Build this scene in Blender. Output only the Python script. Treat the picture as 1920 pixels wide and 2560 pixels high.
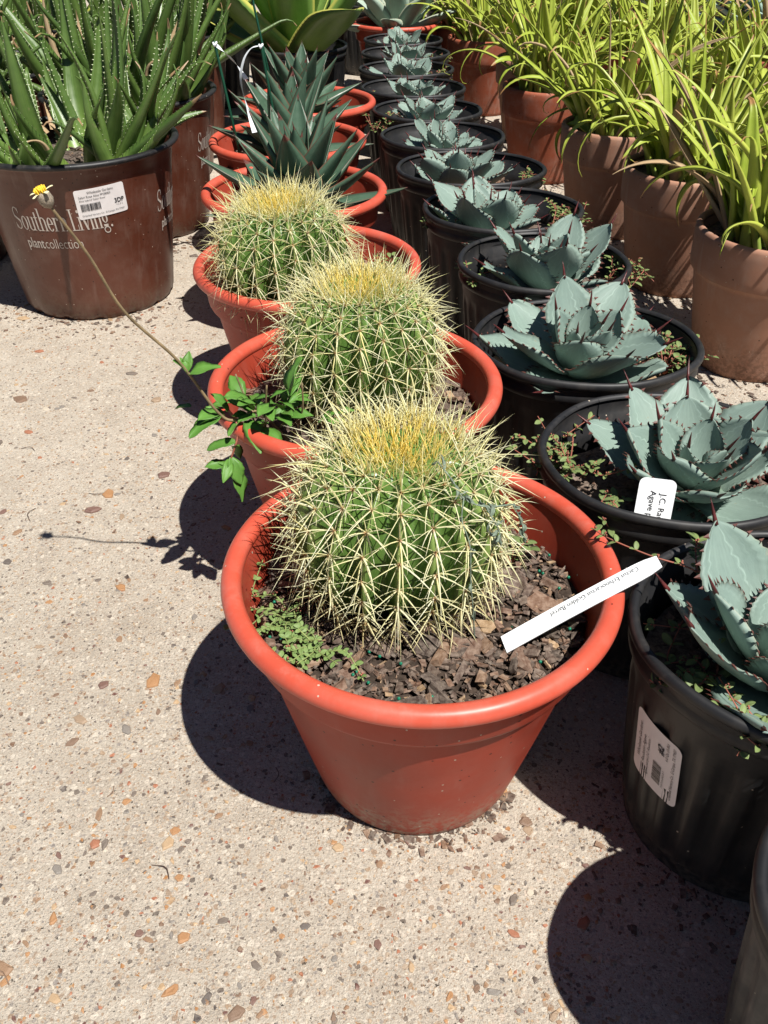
import bpy, math, random
import numpy as np
from mathutils import Vector, Matrix
for o in list(bpy.data.objects): bpy.data.objects.remove(o)
SC = bpy.context.scene
COL = SC.collection
PI = math.pi
R = math.radians

# ------------------------------------------------------------------ camera
cd = bpy.data.cameras.new('camera'); cam = bpy.data.objects.new('camera', cd); COL.objects.link(cam)
cd.sensor_fit = 'VERTICAL'; cd.sensor_height = 36; cd.sensor_width = 27; cd.lens = 0.8522*36
cd.clip_start = .01; cd.clip_end = 400
cam.location = (0, 0, .708); cam.rotation_euler = (R(90-36.73), 0, 0)
SC.camera = cam
# ------------------------------------------------------------------ sky and sun
SUN = Vector((.082, -.092, .2366)).normalized()
el = math.asin(SUN.z); az = math.atan2(SUN.x, SUN.y)
W = bpy.data.worlds.new('World'); SC.world = W; W.use_nodes = True
wn = W.node_tree.nodes; wl = W.node_tree.links
sky = wn.new('ShaderNodeTexSky'); sky.sky_type = 'NISHITA'; sky.sun_disc = False
sky.sun_elevation = el; sky.sun_rotation = az; sky.altitude = 20; sky.air_density = .5; sky.dust_density = .1
bg = wn['Background']; bg.inputs['Strength'].default_value = .05
wl.new(sky.outputs[0], bg.inputs[0])
ld = bpy.data.lights.new('sun', 'SUN'); ld.energy = 5.0; ld.angle = R(.53); ld.color = (1, .968, .915)
sun = bpy.data.objects.new('sun', ld); COL.objects.link(sun)
sun.rotation_euler = SUN.to_track_quat('Z', 'Y').to_euler(); sun.location = (2, -2, 5)
SC.view_settings.view_transform = 'Standard'; SC.view_settings.look = 'None'
SC.view_settings.exposure = .62; SC.view_settings.gamma = 1

# ------------------------------------------------------------------ material helpers
class Mat:
    def __init__(s, name):
        s.m = bpy.data.materials.new(name); s.m.use_nodes = True
        s.t = s.m.node_tree; s.p = s.t.nodes['Principled BSDF']
    def n(s, typ, ins=None, **props):
        nd = s.t.nodes.new('ShaderNode'+typ)
        for k, v in props.items(): setattr(nd, k, v)
        for k, v in (ins or {}).items(): s.set(nd.inputs[k], v)
        return nd
    def set(s, sock, v):
        if isinstance(v, bpy.types.NodeSocket): s.t.links.new(v, sock)
        else:
            if sock.type == 'RGBA' and len(v) == 3: v = (*v, 1)
            sock.default_value = v
    def P(s, **kw):
        for k, v in kw.items(): s.set(s.p.inputs[k.replace('_', ' ')], v)
        return s
    def co(s): return s.n('TexCoord').outputs['Object']
    def pos(s): return s.n('NewGeometry').outputs['Position']
    def noise(s, vec, scale, detail=3, rough=.55, dist=0):
        return s.n('TexNoise', {'Vector': vec, 'Scale': scale, 'Detail': detail, 'Roughness': rough, 'Distortion': dist}).outputs['Fac']
    def ramp(s, fac, stops, interp='LINEAR'):
        r = s.n('ValToRGB', {'Fac': fac}); c = r.color_ramp; c.interpolation = interp
        while len(c.elements) < len(stops): c.elements.new(.5)
        for e, (p, col) in zip(c.elements, stops):
            e.position = p; e.color = (*col, 1) if len(col) == 3 else col
        return r.outputs['Color']
    def mix(s, fac, a, b, mode='MIX'):
        nd = s.n('Mix', data_type='RGBA', blend_type=mode)
        s.set(nd.inputs[0], fac); s.set(nd.inputs[6], a); s.set(nd.inputs[7], b)
        return nd.outputs[2]
    def math(s, op, a, b=0., c=0.):
        nd = s.n('Math', operation=op); s.set(nd.inputs[0], a); s.set(nd.inputs[1], b); s.set(nd.inputs[2], c)
        return nd.outputs[0]
    def mr(s, v, a, b, c=0., d=1., smooth=False):
        nd = s.n('MapRange', {'Value': v, 'From Min': a, 'From Max': b, 'To Min': c, 'To Max': d})
        if smooth: nd.interpolation_type = 'SMOOTHSTEP'
        return nd.outputs[0]
    def attr(s, name): return s.n('Attribute', attribute_name=name).outputs['Fac']
    def rnd(s): return s.n('ObjectInfo').outputs['Random']
    def isl(s):
        return s.math('FRACT', s.math('ADD', s.n('NewGeometry').outputs['Random Per Island'], s.rnd()))
    def bump(s, h, strength=.3, dist=.002):
        s.t.links.new(s.n('Bump', {'Height': h, 'Strength': strength, 'Distance': dist}).outputs[0], s.p.inputs['Normal'])
        return s

def plastic(name, col, rough, var=.12, dirt=(.28, .21, .15), dirt_h=.05, dirt_amt=.6, speck=.5, dust=.15, spec=.4):
    m = Mat(name); c = m.co(); z = m.n('SeparateXYZ', {0: c}).outputs[2]
    big = m.noise(c, 9, 4); fine = m.noise(c, 160, 3, .7)
    base = m.mix(m.mr(big, .3, .7), [x*(1-var) for x in col], [min(1, x*(1+var)) for x in col])
    base = m.mix(m.math('MULTIPLY', m.mr(m.noise(c, 26, 5, .7), .45, .75), dust), base, (.42, .36, .30))
    sv = m.n('VectorMath', {0: c, 1: (70., 70., 5.)}, operation='MULTIPLY').outputs[0]
    stk = m.math('MULTIPLY', m.mr(m.noise(sv, 1., 4, .6), .52, .75), m.mr(m.noise(c, 14, 3), .4, .62))
    base = m.mix(m.math('MULTIPLY', stk, dust*1.5), base, (.45, .39, .33))
    d = m.math('MULTIPLY', m.mr(m.math('ADD', z, m.math('MULTIPLY', m.noise(c, 40, 4, .7), dirt_h*1.6)), dirt_h*2.1, dirt_h*.9), dirt_amt)
    d = m.math('MULTIPLY', d, m.mr(fine, .42, .6))
    base = m.mix(d, base, dirt)
    vo = m.n('TexVoronoi', {'Vector': c, 'Scale': 130.}); vd = vo.outputs['Distance']
    vr = m.n('SeparateColor', {0: vo.outputs['Color']}).outputs[0]
    sp = m.math('MULTIPLY', m.math('LESS_THAN', vd, .16), m.math('GREATER_THAN', vr, 1-.14*speck))
    base = m.mix(sp, base, [x*.25 for x in col])
    sp2 = m.math('MULTIPLY', m.math('LESS_THAN', vd, .12), m.math('LESS_THAN', vr, .10*speck))
    base = m.mix(sp2, base, (.45, .38, .3))
    m.P(Base_Color=base, Roughness=m.mr(big, .3, .7, rough-.07, rough+.1), Specular_IOR_Level=spec)
    m.bump(m.math('ADD', m.math('MULTIPLY', big, .6), m.math('MULTIPLY', fine, .1)), .12, .003)
    return m.m

def simple(name, col, rough=.5, var=.1, scale=40, spec=.4, bump=.1):
    m = Mat(name); n = m.noise(m.co(), scale, 4)
    m.P(Base_Color=m.mix(m.mr(n, .3, .7), [x*(1-var) for x in col], [min(1, x*(1+var)) for x in col]), Roughness=rough, Specular_IOR_Level=spec)
    if bump: m.bump(n, bump, .002)
    return m.m

def leafmat(name, a, b, tip=None, tip_at=.93, margin=None, margin_at=.9, base=None, rough=.45, streak=.12, scar=.3, trans=0., spec=.35, objvar=.5, imprint=0.):
    """a..b: the leaf's two tones; tip / margin / base: their own tissue colours"""
    m = Mat(name); c = m.co(); t = m.attr('t'); s = m.attr('s')
    vec = m.n('CombineXYZ', {0: m.math('MULTIPLY', s, 7.), 1: m.math('MULTIPLY', t, 1.6), 2: m.math('MULTIPLY', m.rnd(), 57.)}).outputs[0]
    st = m.noise(vec, 2.6, 5, .65)
    blot = m.noise(c, 55, 4, .6)
    mixf = m.math('ADD', m.math('MULTIPLY', m.rnd(), objvar), m.math('MULTIPLY', m.mr(blot, .3, .7), 1-objvar))
    col = m.mix(mixf, a, b)
    col = m.mix(m.math('MULTIPLY', m.mr(st, .35, .7), streak), col, [x*.45 for x in a])
    if imprint:
        # the outline that a neighbouring leaf pressed into this one while both were in the bud
        edge = m.math('ADD', m.math('SUBTRACT', .70, m.math('MULTIPLY', t, .42)), m.math('MULTIPLY', m.math('ABSOLUTE', m.math('SINE', m.math('MULTIPLY', t, 30.))), .07))
        dd = m.math('SUBTRACT', m.math('ABSOLUTE', m.math('ADD', s, m.math('MULTIPLY', m.math('SUBTRACT', m.rnd(), .5), .3))), edge)
        ln = m.math('MULTIPLY', m.mr(m.math('ABSOLUTE', dd), .05, 0.), m.mr(st, .38, .6))
        col = m.mix(m.math('MULTIPLY', ln, imprint), col, [min(1, x*1.45) for x in b])
        big = m.noise(c, 14, 4, .65)
        col = m.mix(m.math('MULTIPLY', m.mr(big, .4, .7), .35), col, [a[0]*.72, a[1]*.78, a[2]*.70])
    if base: col = m.mix(m.mr(t, .28, .02, smooth=True), col, base)
    if scar:
        sc = m.math('MULTIPLY', m.mr(m.noise(c, 95, 3, .6), .68, .74), scar)
        col = m.mix(sc, col, (.23, .19, .11))
    if margin: col = m.mix(m.mr(m.math('ABSOLUTE', s), margin_at, min(.999, margin_at+.07)), col, margin)
    if tip:
        th = m.math('ADD', tip_at, m.math('MULTIPLY', m.math('SUBTRACT', m.rnd(), .5), .16))
        col = m.mix(m.mr(m.math('SUBTRACT', m.math('ADD', t, m.math('MULTIPLY', m.math('SUBTRACT', blot, .5), .05)), th), 0, .03), col, tip)
    m.P(Base_Color=col, Roughness=m.mr(blot, .3, .7, rough-.06, rough+.1), Specular_IOR_Level=spec)
    m.bump(m.math('ADD', m.math('MULTIPLY', st, .5), m.math('MULTIPLY', blot, .4)), .16, .003)
    if trans:
        tr = m.n('BsdfTranslucent', {'Color': m.mix(.5, col, (.5, .55, .05), 'MULTIPLY')})
        mx = m.n('MixShader', {0: trans, 1: m.p.outputs[0], 2: tr.outputs[0]})
        m.t.links.new(mx.outputs[0], m.t.nodes['Material Output'].inputs[0])
    return m.m

# concrete with exposed aggregate
def concrete():
    m = Mat('exposed_aggregate_concrete'); c = m.pos()
    n1 = m.noise(c, 2.2, 5, .6); n2 = m.noise(c, 24, 5, .65); n3 = m.noise(c, 330, 4, .7)
    col = m.mix(m.mr(n1, .3, .7), (.425, .37, .298), (.505, .445, .365))
    col = m.mix(m.math('MULTIPLY', m.mr(n2, .42, .72), .45), col, (.30, .245, .19))
    col = m.mix(m.math('MULTIPLY', m.mr(m.noise(c, 5, 6, .68), .50, .72), .45), col, (.29, .235, .18))
    pal = [(0, (.10, .075, .06)), (.1, (.40, .30, .21)), (.22, (.62, .55, .45)), (.34, (.30, .20, .13)), (.46, (.58, .51, .42)), (.58, (.24, .21, .19)), (.68, (.60, .54, .45)), (.8, (.45, .29, .16)), (.9, (.55, .45, .36))]
    hs = None
    wob = m.n('VectorMath', {0: c, 1: m.n('VectorMath', {0: m.n('TexNoise', {'Vector': c, 'Scale': 190., 'Detail': 2.}).outputs['Color'], 3: .0035}, operation='SCALE').outputs[0]}, operation='ADD').outputs[0]
    for sc, thr, keep, amt in ((700., .46, .30, .52), (330., .40, .50, .64), (160., .34, .62, .75)):
        v = m.n('TexVoronoi', {'Vector': wob, 'Scale': sc}); sp = m.n('SeparateColor', {0: v.outputs['Color']})
        on = m.math('MULTIPLY', m.math('LESS_THAN', v.outputs['Distance'], m.math('MULTIPLY', m.math('ADD', .45, sp.outputs[1]), thr)), m.math('GREATER_THAN', sp.outputs[0], keep))
        col = m.mix(m.math('MULTIPLY', on, amt), col, m.ramp(sp.outputs[2], pal, 'CONSTANT'))
    pits = m.mr(m.noise(c, 210, 3, .6), .34, .27)
    col = m.mix(m.math('MULTIPLY', pits, .8), col, (.16, .125, .095))
    m.P(Base_Color=col, Roughness=.85, Specular_IOR_Level=.25)
    h = m.math('SUBTRACT', m.math('ADD', m.math('MULTIPLY', n3, .55), m.math('MULTIPLY', n2, .8)), m.math('MULTIPLY', pits, .9))
    m.bump(h, 1., .006)
    return m.m
M = {}
M['concrete'] = concrete()
def stone(name, pal, rough):
    m = Mat(name); c = m.co(); r = m.isl(); n = m.noise(c, 240, 4, .6)
    col = m.ramp(r, pal, 'CONSTANT')
    col = m.mix(m.mr(n, .35, .7), m.mix(1, col, (.62, .6, .58), 'MULTIPLY'), m.mix(.28, col, (.46, .39, .31)))
    m.P(Base_Color=col, Roughness=rough, Specular_IOR_Level=.4).bump(n, .3, .001)
    return m.m
M['pebble'] = stone('river_pebble', [(0, (.20, .115, .07)), (.1, (.42, .20, .07)), (.2, (.15, .12, .10)), (.32, (.36, .25, .16)), (.44, (.38, .13, .06)), (.52, (.22, .20, .18)), (.60, (.50, .34, .19)), (.70, (.16, .07, .055)), (.78, (.60, .53, .42)), (.84, (.30, .17, .09)), (.93, (.09, .075, .07))], .5)
M['bark'] = stone('bark', [(0, (.075, .040, .027)), (.15, (.14, .072, .045)), (.3, (.045, .026, .019)), (.42, (.18, .092, .055)), (.54, (.09, .052, .038)), (.66, (.21, .118, .068)), (.75, (.06, .037, .029)), (.85, (.13, .086, .065)), (.94, (.40, .26, .14))], .8)
M['soil'] = simple('potting_soil', (.045, .032, .024), .95, .5, 160, .2, .9)
M['orange'] = plastic('orange_plastic', (.29, .040, .021), .45, .24, speck=1.6, dust=.06, dirt_h=.05, dirt_amt=.95, spec=.22)
M['orange_rim'] = plastic('orange_plastic_rim', (.50, .076, .042), .38, .10, dirt_amt=0, speck=.5, dust=.12)
M['terra'] = plastic('terracotta', (.28, .068, .03), .75, .15, speck=.8, dust=.25, dirt=(.16, .10, .07), dirt_h=.06)
M['terra_pale'] = plastic('pale_terracotta', (.33, .165, .105), .85, .16, speck=.8, dust=.22, dirt=(.12, .06, .035), dirt_h=.07, dirt_amt=.8)
M['black'] = plastic('black_plastic', (.012, .012, .013), .48, .25, speck=.6, dust=.045, dirt=(.16, .13, .10), dirt_h=.03, dirt_amt=.8, spec=.4)
M['black_dusty'] = plastic('dusty_black_plastic', (.035, .035, .036), .55, .25, speck=.8, dust=.22, dirt=(.16, .13, .10), dirt_h=.04, dirt_amt=.8)
M['brown'] = plastic('brown_plastic', (.092, .027, .0145), .36, .15, speck=1.2, dust=.08, dirt=(.12, .075, .045), dirt_h=.055, dirt_amt=.75, spec=.5)
M['white_print'] = simple('white_print', (.50, .44, .38), .6, .12, 90, .3, 0)
M['label'] = simple('label_paper', (.74, .70, .68), .55, .05, 60, .3, .05)
M['tag'] = simple('white_plastic_tag', (.80, .81, .82), .4, .04, 70, .4, .05)
M['ink'] = simple('black_ink', (.03, .03, .03), .7, .2, 300, .2, 0)
M['raulston'] = leafmat('blue_grey_agave', (.172, .240, .206), (.232, .308, .262), margin=(.25, .28, .215), margin_at=.94, base=(.17, .24, .17), rough=.55, streak=.25, scar=.3, objvar=.45, imprint=.7)
M['tooth'] = simple('agave_tooth', (.10, .035, .026), .5, .4, 200)
M['thorn'] = simple('agave_terminal_spine', (.085, .017, .016), .4, .5, 120)
M['glow'] = leafmat('dark_agave', (.052, .10, .062), (.09, .152, .10), margin=(.16, .06, .04), margin_at=.93, tip=(.13, .05, .04), tip_at=.97, base=(.13, .2, .07), rough=.36, streak=.35, scar=.2, objvar=.4)
M['green_agave'] = leafmat('green_agave', (.12, .22, .045), (.19, .30, .07), margin=(.46, .45, .10), margin_at=.88, rough=.38, streak=.3, scar=.5, objvar=.4)
M['grey_agave'] = leafmat('grey_agave', (.26, .34, .27), (.33, .41, .33), margin=(.36, .38, .28), rough=.6, streak=.2, scar=.15)
M['pale_agave'] = leafmat('pale_agave', (.25, .37, .30), (.34, .46, .38), rough=.55, streak=.2, scar=.1)
M['aloe'] = leafmat('aloe_leaf', (.055, .108, .024), (.125, .20, .043), tip=(.30, .19, .10), tip_at=.95, base=(.16, .25, .05), rough=.34, streak=.4, scar=.35, objvar=.6, spec=.45)
M['aloe_tooth'] = simple('aloe_tooth', (.55, .60, .36), .5, .1)
M['strap'] = leafmat('strap_leaf', (.30, .395, .04), (.52, .56, .10), tip=(.38, .21, .08), tip_at=.93, base=(.30, .40, .08), rough=.4, streak=.3, scar=.3, trans=.18, objvar=.65)
M['dry'] = leafmat('dry_leaf', (.36, .24, .12), (.48, .36, .22), rough=.75, streak=.4, scar=.4)
M['weed'] = leafmat('weed_leaf', (.08, .20, .03), (.13, .29, .05), rough=.42, streak=.3, scar=.1, trans=.15)
M['spurge'] = leafmat('spurge_leaf', (.12, .165, .06), (.23, .30, .10), rough=.5, streak=.1, scar=.1, trans=.1)
M['spurge_green'] = leafmat('bright_spurge_leaf', (.13, .21, .06), (.22, .30, .10), rough=.5, streak=.1, scar=.1, trans=.1)
M['stem_red'] = simple('reddish_stem', (.30, .10, .065), .6, .3)
M['stem_green'] = simple('green_stem', (.20, .24, .08), .6, .3)
M['stem_brown'] = simple('weed_stem', (.20, .145, .075), .7, .45, 60)
M['wither'] = simple('withered_weed', (.15, .19, .14), .85, .5, 200)
M['petal'] = simple('cream_petal', (.75, .70, .42), .6, .08)
M['floret'] = simple('yellow_floret', (.75, .50, .03), .7, .2, 900)
M['bud'] = simple('flower_bud', (.24, .20, .15), .8, .5, 900)
M['stake'] = simple('green_stake', (.008, .06, .032), .4, .2)
M['ribbon'] = simple('white_ribbon', (.78, .80, .82), .5, .03)
M['bead'] = simple('green_fertilizer_bead', (.01, .16, .09), .25, .2)
def mat_body():
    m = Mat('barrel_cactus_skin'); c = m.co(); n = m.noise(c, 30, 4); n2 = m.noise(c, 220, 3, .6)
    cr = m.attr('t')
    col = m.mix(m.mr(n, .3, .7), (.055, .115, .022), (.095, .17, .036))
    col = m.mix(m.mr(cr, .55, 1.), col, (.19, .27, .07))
    col = m.mix(m.math('MULTIPLY', m.mr(n2, .6, .7), .25), col, (.2, .2, .1))
    m.P(Base_Color=col, Roughness=.33, Specular_IOR_Level=.45).bump(n2, .12, .001)
    return m.m
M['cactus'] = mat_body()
def mat_spine():
    m = Mat('cactus_spine'); t = m.attr('t'); g = m.attr('g'); r = m.isl()
    pale = m.mix(r, (.91, .88, .50), (.95, .94, .72))
    old = m.mix(r, (.62, .50, .24), (.76, .67, .38))
    gold = m.mix(r, (.98, .77, .14), (.98, .87, .34))
    col = m.mix(m.mr(g, 0, 1), pale, gold)
    col = m.mix(m.mr(g, 0, -1), col, old)
    col = m.mix(m.math('MULTIPLY', m.mr(t, .12, .0), m.mr(g, .35, .0, .1, 1.)), col, (.50, .20, .035))
    m.P(Base_Color=col, Roughness=.45, Specular_IOR_Level=.35)
    tr = m.n('BsdfTranslucent', {'Color': col}); mx = m.n('MixShader', {0: .42, 1: m.p.outputs[0], 2: tr.outputs[0]})
    m.t.links.new(mx.outputs[0], m.t.nodes['Material Output'].inputs[0])
    return m.m
M['spine'] = mat_spine()
M['wool'] = simple('cactus_wool', (.80, .50, .08), .95, .3, 300, .1, .8)

# ------------------------------------------------------------------ mesh helpers
class MB:
    """collects vertices / faces (and the attributes t, s, g) of ONE mesh"""
    def __init__(self): self.v = []; self.f = []; self.a = {}; self.n = 0
    def add(self, v, f, **attrs):
        v = np.asarray(v, float); k = self.n
        self.v.append(v); self.f += [tuple(i+k for i in q) for q in f]; self.n += len(v)
        for key in set(attrs) | set(self.a):
            self.a.setdefault(key, [np.zeros(k)] if k else [])
            self.a[key].append(np.broadcast_to(np.asarray(attrs.get(key, 0.), float), (len(v),)))
        return self
    def mesh(self, name, mat, smooth=True):
        me = bpy.data.meshes.new(name)
        me.from_pydata(np.concatenate(self.v).tolist(), [], self.f)
        for k, l in self.a.items():
            me.attributes.new(k, 'FLOAT', 'POINT').data.foreach_set('value', np.concatenate(l).astype(np.float32))
        if smooth: me.polygons.foreach_set('use_smooth', [True]*len(me.polygons))
        me.materials.append(M[mat] if isinstance(mat, str) else mat); me.update()
        return me
    def build(self, name, mat, parent=None, loc=None, rz=None, smooth=True):
        return link(name, self.mesh(name, mat, smooth), parent, loc, rz)
def link(name, me, parent=None, loc=None, rz=None):
    o = bpy.data.objects.new(name, me); COL.objects.link(o)
    if parent: o.parent = parent
    if loc is not None: o.location = loc
    if rz is not None: o.rotation_euler = (0, 0, rz)
    return o
def tag(o, label=None, cat=None, group=None, kind=None):
    for k, v in (('label', label), ('category', cat), ('group', group), ('kind', kind)):
        if v: o[k] = v
    return o
def thing(name, loc, label, cat, group=None, rz=0):
    o = link(name, None, None, loc, rz); o.empty_display_size = .05
    return tag(o, label, cat, group)
def gridfaces(n, m, wrap=False, off=0):
    f = []
    for i in range(n-1):
        for j in range(m if wrap else m-1):
            k = (j+1) % m
            f.append((off+i*m+j, off+i*m+k, off+(i+1)*m+k, off+(i+1)*m+j))
    return f
def lathe(prof, n=96, sx=1., sy=1., rip=None):
    """prof: (r, z) outside from rim to base or inside, joined as one strip; rip(theta, z, r) -> added radius"""
    th = np.arange(n)*2*PI/n; V = []
    for r, z in prof:
        rr = r+(rip(th, z, r) if rip else 0)
        V.append(np.stack([rr*np.cos(th)*sx, rr*np.sin(th)*sy, 0*th+z], -1))
    return np.concatenate(V), [q[::-1] for q in gridfaces(len(prof), n, True)]
def tube(path, rad, n=6, cap=True):
    P = np.asarray(path, float); k = len(P); rad = np.broadcast_to(np.asarray(rad, float), (k,))
    T = np.gradient(P, axis=0); T /= np.linalg.norm(T, axis=1)[:, None]+1e-12
    ref = np.array([0, 0, 1.]) if abs(T[0][2]) < .9 else np.array([1., 0, 0])
    V = []; u = np.cross(T[0], ref)
    for i in range(k):
        u = u-T[i]*np.dot(u, T[i]); u /= np.linalg.norm(u)+1e-12; w = np.cross(T[i], u)
        a = np.arange(n)*2*PI/n
        V.append(P[i]+rad[i]*(np.cos(a)[:, None]*u+np.sin(a)[:, None]*w))
    f = gridfaces(k, n, True)
    if cap: f += [tuple(range(n))[::-1], tuple((k-1)*n+j for j in range(n))]
    return np.concatenate(V), f
def smoothpath(pts, n=24):
    """Catmull-Rom through points"""
    P = np.asarray(pts, float); P = np.vstack([2*P[0]-P[1], P, 2*P[-1]-P[-2]]); out = []
    segs = len(P)-3
    for x in np.linspace(0, segs, n):
        i = min(int(x), segs-1); u = x-i; a, b, c, d = P[i:i+4]
        out.append(.5*((2*b)+(-a+c)*u+(2*a-5*b+4*c-d)*u*u+(-a+3*b-3*c+d)*u**3))
    return np.array(out)

# ------------------------------------------------------------------ leaves
def leaf(L, wf, e0, e1, cup, th, nt=16, nw=6, lat=0., bp=1., wave=0., rng=random, twist=0., curl=None):
    """a solid leaf growing from the origin in the x-z plane; e0/e1 = angle above the horizontal at base / tip"""
    t = np.linspace(0, 1, nt); ang = e0+(e1-e0)*t**bp
    if curl is not None: ang = ang+curl*np.clip((t-.8)/.2, 0, 1)**2
    dl = L/(nt-1)
    dx = np.cos(ang)*dl; dz = np.sin(ang)*dl; la = lat*t
    c = np.stack([np.cumsum(dx*np.cos(la))-dx[0]*np.cos(la[0]), np.cumsum(dx*np.sin(la)), np.cumsum(dz)-dz[0]], -1)
    T = np.stack([np.cos(ang)*np.cos(la), np.cos(ang)*np.sin(la), np.sin(ang)], -1)
    B = np.stack([-np.sin(la), np.cos(la), 0*la], -1)
    N = np.cross(T, B)
    tw = twist*t; B, N = B*np.cos(tw)[:, None]+N*np.sin(tw)[:, None], N*np.cos(tw)[:, None]-B*np.sin(tw)[:, None]
    w = np.array([wf(x) for x in t]); thk = np.array([th(x) for x in t]); cp = np.array([cup(x) for x in t])
    s = np.linspace(-1, 1, nw+1); ph = rng.random()*6
    top = c[:, None]+B[:, None]*(s[None, :, None]*w[:, None, None])+N[:, None]*((s**2)[None, :]*(cp*w)[:, None]+wave*np.sin(ph+9*t)[:, None]*(s**3)[None, :])[..., None]
    bot = top-N[:, None]*(np.sqrt(np.clip(1-s**2, 0, 1))[None, :]*thk[:, None])[..., None]
    nv = nt*(nw+1); V = np.concatenate([top.reshape(-1, 3), bot[:, 1:-1].reshape(-1, 3)])
    f = [q for q in gridfaces(nt, nw+1)]
    def bi(i, j): return i*(nw+1)+j if j in (0, nw) else nv+i*(nw-1)+j-1
    for i in range(nt-1):
        for j in range(nw): f.append((bi(i, j), bi(i+1, j), bi(i+1, j+1), bi(i, j+1)))
    ta = np.concatenate([np.repeat(t, nw+1), np.repeat(t, nw-1)]); sa = np.concatenate([np.tile(s, nt), np.tile(s[1:-1], nt)])
    frame = dict(t=t, c=c, T=T, B=B, N=N, w=w, top=top, ang=ang)
    return V, f, ta, sa, frame
def margin_teeth(fr, ts, size, hook=.3, out=1., both=True, nrm=0.):
    """little flattened thorns sitting on both leaf margins"""
    mb = MB(); t = fr['t']
    for x in ts:
        i = x*(len(t)-1); i0 = min(int(i), len(t)-2); u = i-i0
        T = fr['T'][i0]; B = fr['B'][i0]; N = fr['N'][i0]
        for sd, j in ((-1, 0), (1, -1)):
            p = fr['top'][i0, j]*(1-u)+fr['top'][i0+1, j]*u
            sz = size*(.75+.5*random.random())
            o = B*sd*out+T*hook+N*nrm; b = sz*.42
            V = [p-T*b-B*sd*sz*.25, p+T*b-B*sd*sz*.25, p+N*sz*.16, p-N*sz*.16, p+o*sz]
            mb.add(V, [(0, 2, 4), (2, 1, 4), (1, 3, 4), (3, 0, 4)])
    return mb

def spine_tip(fr, L, r, n=5):
    c = fr['c'][-2]; T = fr['T'][-1]; k = np.linspace(0, 1, 5)
    P = c+np.outer(k*L, T)+np.outer((k**2)*L*.12*random.uniform(-1, 1), fr['B'][-1])
    return tube(P, r*(1-k)**.8+1e-5, n)

# ------------------------------------------------------------------ ground
g = MB(); xs = np.array([-60, -8, -2, 0, 2, 8, 60.]); ys = np.array([-60, -8, 0, 2, 5, 10, 60.])
g.add([(x, y, 0) for y in ys for x in xs], gridfaces(7, 7)); ground = g.build('ground', 'concrete', smooth=False); tag(ground, kind='structure', label='sunlit beige exposed aggregate concrete slab')
rng = random.Random(5)
def pebble_shape(rg, n=None, size=1., flat=.16):
    n = n or rg.randint(6, 10); el = rg.uniform(.42, .95); a0 = rg.random()*6
    rr = [rg.uniform(.58, 1.18) for _ in range(n)]; rr = [(rr[i]*3+rr[i-1])/4 for i in range(n)]; V = []
    for k, (sc, z) in enumerate(((1.0, -.06), (.93, flat*.6), (.66, flat))):
        for i in range(n):
            a = a0+2*PI*(i+.3*math.sin(i*2.1))/n
            V.append((rr[i]*sc*math.cos(a)*size*.5, rr[i]*sc*math.sin(a)*el*size*.5, z*size*.5+(rg.uniform(-.03, .03)*size if k == 2 else 0)))
    return V, gridfaces(3, n, True)+[tuple(range(2*n, 3*n))]
shapes = []
for i in range(26):
    mb = MB(); mb.add(*pebble_shape(rng, flat=rng.uniform(.10, .26))); shapes.append(mb.mesh('pebble', 'pebble', smooth=False))
def seen_spot(rg):
    while True:
        y = .16+rg.random()**1.4*1.55; half = .44*(y*.8+.42)
        x = rg.uniform(-half*1.03, half*.62)
        if x > .30-.12*y: continue
        if any((x-a)**2+(y-b)**2 < .095**2 for a, b in ((.031, .553), (-.032, .877), (-.111, 1.234), (-.159, 1.586))): continue
        if x > -.04 and .70 < y: continue
        return x, y
for i in range(300):
    x, y = seen_spot(rng)
    sz = .0080*(300/(i+16))**.38*rng.uniform(.8, 1.2)
    if y > .9: sz *= 1.15
    o = link('pebble', shapes[rng.randrange(26)], ground, (x, y, .0001), rng.random()*6.28); o.scale = (sz, sz, sz)
mb = MB()
for i in range(4800):
    x, y = seen_spot(rng); sz = rng.uniform(.0026, .0042+.0048*rng.random()**2)
    V, f = pebble_shape(rng, 5, sz, .2); a = rng.random()*6; ca, sa = math.cos(a), math.sin(a)
    mb.add([(x+p[0]*ca-p[1]*sa, y+p[0]*sa+p[1]*ca, p[2]+.0002) for p in V], f)
tag(mb.build('fine_gravel', 'pebble', ground, smooth=False), kind='stuff')

# bark crumbs and soil on the slab around the pots
def chip(rg, l, w, h):
    V = []
    for z in (-1, 1):
        for x, y in ((-1, -1), (1, -1), (1, 1), (-1, 1)):
            V.append((x*l*.5*rg.uniform(.55, 1.1), y*w*.5*rg.uniform(.5, 1.1), z*h*.5*rg.uniform(.6, 1.3)))
    M3 = Matrix.Rotation(rg.random()*6.28, 3, 'Z') @ Matrix.Rotation(rg.gauss(0, .38), 3, 'X') @ Matrix.Rotation(rg.gauss(0, .3), 3, 'Y')
    return [M3 @ Vector(v) for v in V]
CF = [(0, 3, 2, 1), (4, 5, 6, 7), (0, 1, 5, 4), (1, 2, 6, 5), (2, 3, 7, 6), (3, 0, 4, 7)]
def crumbs(mb, cx, cy, r0, spread, n, a0=0, a1=2*PI, big=.012):
    for i in range(n):
        a = rng.uniform(a0, a1); d = r0+abs(rng.gauss(0, spread)); l = big*rng.choice((.1, .14, .2, .2, .3, .45, .9))*rng.uniform(.7, 1.2)
        c = chip(rng, l, l*rng.uniform(.25, .8), l*.22)
        mb.add([(p[0]+cx+d*math.cos(a), p[1]+cy+d*math.sin(a), p[2]*.6+.0008) for p in c], CF)
mb = MB()
crumbs(mb, .031, .553, .090, .012, 380, R(195), R(330)); crumbs(mb, .334, .486, .10, .03, 300, R(150), R(260), .009)
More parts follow.
